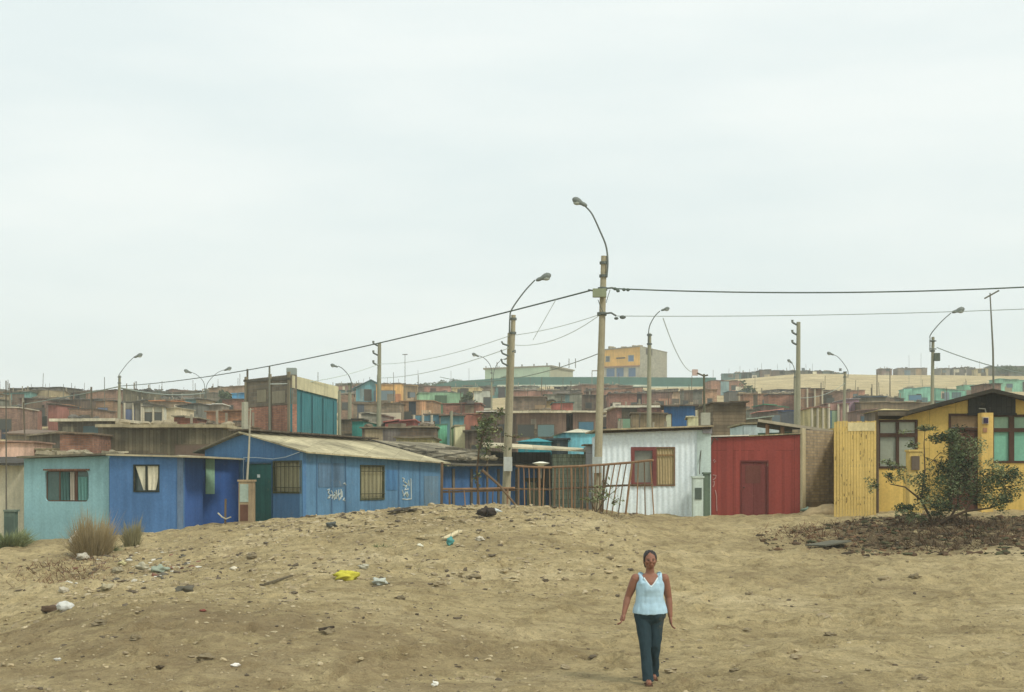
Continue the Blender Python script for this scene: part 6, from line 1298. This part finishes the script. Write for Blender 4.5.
# ------------------------------------------------------------------ person
def remesh(mb, voxel, smooth=2):
    me = bpy.data.meshes.new('tmp'); me.from_pydata([tuple(v) for v in mb.v], [], mb.f); o = bpy.data.objects.new('tmp', me); COL.objects.link(o)
    import bmesh
    bm = bmesh.new(); bm.from_mesh(me); bmesh.ops.recalc_face_normals(bm, faces=bm.faces); bm.to_mesh(me); bm.free()
    m = o.modifiers.new('r', 'REMESH'); m.mode = 'VOXEL'; m.voxel_size = voxel
    s = o.modifiers.new('s', 'SMOOTH'); s.iterations = smooth; s.factor = .5
    dg = bpy.context.evaluated_depsgraph_get(); dg.update(); nm = bpy.data.meshes.new_from_object(o.evaluated_get(dg)); bpy.data.objects.remove(o); bpy.data.meshes.remove(me)
    return nm
def person():
    x0, y0 = W(650, 17.25); z0 = tz(x0, y0)
    root = empty('person', (x0, y0, z0), 'person walking over the sand in a light blue sleeveless top and dark jeans', 'person')
    def link(name, me, m, par=root):
        me.name = name; me.materials.clear(); me.materials.append(m); me.polygons.foreach_set('use_smooth', [True]*len(me.polygons)); o = bpy.data.objects.new(name, me); COL.objects.link(o); o.parent = par; return o
    V = Vector
    # joints (x to picture right, -y towards camera)
    hip_l, kn_l, an_l = V((-.095,.0,.82)), V((-.065,-.07,.45)), V((-.035,-.14,.075))     # picture-left leg, forward
    hip_r, kn_r, an_r = V((.085,.02,.82)), V((.06,.0,.45)), V((.055,.17,.10))
    b = MB()
    def loft(mb, st, n=20): mb.tube([V((q[0],q[1],q[2])) for q in st], [(q[4], q[3]) for q in st], n)
    torso = lambda e=0: [(0,.0,.78,.10+e,.07+e),(0,.005,.83,.165+e,.105+e),(0,.005,.90,.172+e,.112+e),(0,0,.98,.150+e,.100+e),(0,-.005,1.06,.145+e,.100+e),(0,-.01,1.15,.160+e,.115+e),(0,-.005,1.22,.165+e,.112+e),(0,.005,1.28,.150+e,.085+e)]
    loft(b, torso()+[(0,.01,1.315,.10,.06),(0,.01,1.335,.062,.055)])
    b.tube([V((0,.012,1.30)), V((0,.0,1.37)), V((0,-.01,1.42))], [.06,.052,.05], 16)          # neck
    b.ell(V((0,-.012,1.495)), (.072,.09,.108), 24, 18); b.ell(V((0,-.03,1.445)), (.055,.066,.058), 18, 12)   # skull, jaw
    b.tube([V((0,-.098,1.515)), V((0,-.118,1.482)), V((0,-.104,1.470))], [.009,.016,.012], 8)   # nose
    b.ell(V((0,-.094,1.447)), (.026,.012,.011), 12, 8)                                         # lips
    for s in (-1, 1):
        b.ell(V((s*.073,.0,1.49)), (.012,.02,.03), 10, 8); b.ell(V((s*.03,-.087,1.522)), (.022,.010,.006), 10, 8)
        b.ell(V((s*.036,-.075,1.475)), (.026,.024,.022), 10, 8)
    arms = [(-1, V((-.175,.0,1.275)), V((-.268,.03,1.04)), V((-.325,-.05,.84))), (1, V((.175,.0,1.275)), V((.232,.045,1.03)), V((.250,-.0,.80)))]
    for s, sh, el, wr in arms:
        b.ell(sh, (.058,.052,.055), 14, 10)
        b.tube([sh, sh.lerp(el,.4), el, el.lerp(wr,.35), wr], [.058,.056,.043,.042,.027], 14)
        d = (wr-el).normalized(); h0 = wr+d*.05; side = V((0,-1,0)); side = (side-d*side.dot(d)).normalized(); nor = d.cross(side).normalized()
        b.tube([wr-d*.01, wr+d*.03, wr+d*.075, wr+d*.09], [(.018,.022),(.034,.02),(.038,.018),(.034,.014)], 12)   # palm
        b.tube([wr+d*.02, wr+d*.05+side*.035, wr+d*.085+side*.045], [.013,.011,.009], 8)         # thumb, forwards
        for k, (o_, L) in enumerate(((.028,.072),(.0095,.080),(-.0095,.075),(-.028,.058))):
            p = wr+d*.082+side*o_; cu = nor*(-s)
            b.tube([p, p+d*L*.5+cu*.01+side*o_*.25, p+d*L*.8+cu*.032+side*o_*.3, p+d*L*.88+cu*.05+side*o_*.3], [.0092,.0088,.008,.0068], 8)
    for hp, kn, an in ((hip_l,kn_l,an_l),(hip_r,kn_r,an_r)):
        b.tube([hp, hp.lerp(kn,.5), kn, kn.lerp(an,.35), an], [.088,.074,.054,.05,.034], 14)
        b.tube([an+V((0,.045,-.03)), an+V((0,0,-.035)), an+V((0,-.07,-.05)), an+V((0,-.15,-.058))], [.028,.036,.036,.024], 12)
    body = link('body', remesh(b, .0062, 3), mat((128, 86, 66), 'skin', .55, .08, .3))
    # jeans
    j = MB(); loft(j, [(0,.0,.70,.09,.07),(0,.005,.745,.165,.112),(0,.005,.80,.196,.135),(0,.005,.84,.200,.140),(0,.004,.88,.194,.134),(0,.002,.93,.175,.122),(0,0,.965,.165,.116)])
    for hp, kn, an in ((hip_l,kn_l,an_l),(hip_r,kn_r,an_r)):
        j.tube([hp+V((0,0,.02)), hp.lerp(kn,.45), kn, kn.lerp(an,.45), an.lerp(kn,.06), an+V((0,.005,-.045))], [.102,.088,.069,.066,.068,.075], 18)
    me = remesh(j, .008, 3)
    import bmesh; bm = bmesh.new(); bm.from_mesh(me)
    for v in bm.verts:
        n_ = mnoise.noise(v.co*V((14,14,5)))*.010+mnoise.noise(v.co*V((30,30,16)))*.004; v.co += v.normal*n_
    bm.to_mesh(me); bm.free()
    jeans = link('jeans', me, mat((44, 62, 68), 'denim', .85, .25))
    # sleeveless top
    t = MB(); loft(t, [(0,.003,.845,.214,.154),(0,.0,.90,.205,.146),(0,-.002,.98,.180,.128),(0,-.006,1.06,.170,.122),(0,-.014,1.14,.174,.132),(0,-.012,1.21,.178,.128),(0,.0,1.265,.150,.105)])
    for s in (-1, 1): t.tube([V((s*.105,-.085,1.20)), V((s*.112,-.062,1.28)), V((s*.112,.01,1.322)), V((s*.105,.08,1.26)), V((s*.1,.085,1.18))], [.034]*5, 10)
    me = remesh(t, .008, 3); bm = bmesh.new(); bm.from_mesh(me)
    for v in bm.verts:
        n_ = mnoise.noise(v.co*V((12,12,7)))*.010+mnoise.noise(v.co*V((26,26,12)))*.004; v.co += v.normal*n_
        # v-shaped neckline
        if v.co.y < 0 and v.co.z > 1.19 and abs(v.co.x) < (v.co.z-1.17)*.75: v.co.y += .035
    bm.to_mesh(me); bm.free()
    top = link('sleeveless_top', me, mat((160, 190, 204), 'knit', .85, .12))
    tr = MB(); tr.tube([V((-.085,-.103,1.285)), V((-.045,-.126,1.225)), V((0,-.142,1.175)), V((.045,-.126,1.225)), V((.085,-.103,1.285))], .009, 6); off = V((x0,y0,z0))
    tr.v = [tuple(V(v)+off) for v in tr.v]; tr.build('neck_trim', mat((200,214,216),'knit',.8,.05), root)
    hb = MB(); hb.ell(V((0,.012,1.52)), (.086,.098,.100), 24, 16, .12, 3); hb.ell(V((0,.05,1.47)), (.075,.06,.10), 18, 12, .15, 5); hb.ell(V((0,.07,1.40)), (.045,.035,.07), 14, 10, .2, 7)
    me = remesh(hb, .009, 2); bm = bmesh.new(); bm.from_mesh(me)
    for v in bm.verts:
        v.co += v.normal*mnoise.noise(v.co*V((60,60,18)))*.008
        if v.co.y < -.05 and v.co.z < 1.555: v.co.y = -.05+(v.co.y+.05)*.1
    bm.to_mesh(me); bm.free(); link('hair', me, mat((34, 28, 26), 'hair', .5, .1, .3))
    for s in (-1, 1):
        e = MB(); e.ell(V((s*.03,-.0955,1.502)), (.012,.006,.007), 10, 8); e.v = [tuple(V(v)+off) for v in e.v]; e.build('eye', mat((30,24,22),'eye',.3,.05,.5), root)
        an = (an_l, an_r)[s > 0]; f = MB(); f.box(an+V((0,-.045,-.078))+off, (.085,.24,.018)); f.tube([an+V((-.042,-.08,-.07))+off, an+V((0,-.085,-.012))+off, an+V((.042,-.08,-.07))+off], .008, 6)
        f.build('sandal', mat((92,70,54),'cloth'), root)
    bpy.context.view_layer.update()
person()
# ------------------------------------------------------------------ air, light, sky, camera
def haze():
    mb = MB(); mb.hexa([(-700,-40,-3),(700,-40,-3),(700,640,-3),(-700,640,-3),(-700,-40,60),(700,-40,60),(700,640,60),(-700,640,60)])
    m = bpy.data.materials.new('haze'); m.use_nodes = True; nt = m.node_tree; nt.nodes.remove(nt.nodes['Principled BSDF']); v = nt.nodes.new('ShaderNodeVolumePrincipled')
    v.inputs['Color'].default_value = (.86,.93,.90,1); v.inputs['Density'].default_value = HAZE; v.inputs['Anisotropy'].default_value = 0; nt.links.new(v.outputs[0], nt.nodes['Material Output'].inputs['Volume'])
    o = mb.build('haze', m, None, (0,0,0), uv=False); o['kind'] = 'stuff'; o['label'] = 'thin pale haze hanging over the hillside'
HAZE = .0008
if HAZE: haze()
SE, SR = math.radians(48), math.radians(132)      # sun height, compass bearing from +Y clockwise
w = bpy.data.worlds.new('World'); sc.world = w; w.use_nodes = True; nt = w.node_tree; N = nt.nodes; L = nt.links; bg = N['Background']
sky = N.new('ShaderNodeTexSky'); sky.sky_type = 'NISHITA'; sky.sun_disc = False; sky.sun_elevation = SE; sky.sun_rotation = SR; sky.dust_density = 3; sky.air_density = 1
tc = N.new('ShaderNodeTexCoord'); sep = N.new('ShaderNodeSeparateXYZ'); L.new(tc.outputs['Generated'], sep.inputs[0])
mp = N.new('ShaderNodeMapping'); mp.inputs['Scale'].default_value = (1.3, 1.3, 6.0); mp.inputs['Rotation'].default_value = (0, .12, 0); L.new(tc.outputs['Generated'], mp.inputs[0])
nz = N.new('ShaderNodeTexNoise'); nz.inputs['Scale'].default_value = 2.3; nz.inputs['Detail'].default_value = 5; nz.inputs['Roughness'].default_value = .5; L.new(mp.outputs[0], nz.inputs['Vector'])
rp = N.new('ShaderNodeValToRGB'); L.new(nz.outputs['Fac'], rp.inputs[0]); e = rp.color_ramp.elements
K = 1/.10
def sk(r, g, b, k=1.24): return (lin(r)*K*k, lin(g)*K*k, lin(b)*K*k, 1)
e[0].position = .36; e[0].color = sk(219, 229, 229); e[1].position = .64; e[1].color = sk(232, 238, 236)
mx = N.new('ShaderNodeMix'); mx.data_type = 'RGBA'; mx.inputs[0].default_value = .93; L.new(sky.outputs[0], mx.inputs[6]); L.new(rp.outputs[0], mx.inputs[7]); L.new(mx.outputs[2], bg.inputs['Color']); bg.inputs['Strength'].default_value = .10
sl = bpy.data.lights.new('sun', 'SUN'); sl.energy = 2.1; sl.angle = math.radians(10); sl.color = (1, .95, .86); so = bpy.data.objects.new('sun', sl); COL.objects.link(so)
d = Vector((math.sin(SR)*math.cos(SE), math.cos(SR)*math.cos(SE), math.sin(SE))); so.rotation_euler = d.to_track_quat('Z', 'Y').to_euler()
cd = bpy.data.cameras.new('camera'); cam = bpy.data.objects.new('camera', cd); COL.objects.link(cam); cam.location = (0, 0, CZ); cam.rotation_euler = (math.pi/2, 0, 0)
cd.sensor_width = 36; cd.lens = F/1024*36; cd.shift_y = (HZ-346)/1024; cd.clip_start = .1; cd.clip_end = 9000; sc.camera = cam
sc.view_settings.view_transform = 'Standard'; sc.view_settings.look = 'None'; sc.view_settings.gamma = 1; sc.view_settings.exposure = 0.0
sc.cycles.volume_bounces = 1; sc.cycles.max_bounces = 6; sc.cycles.use_denoising = True
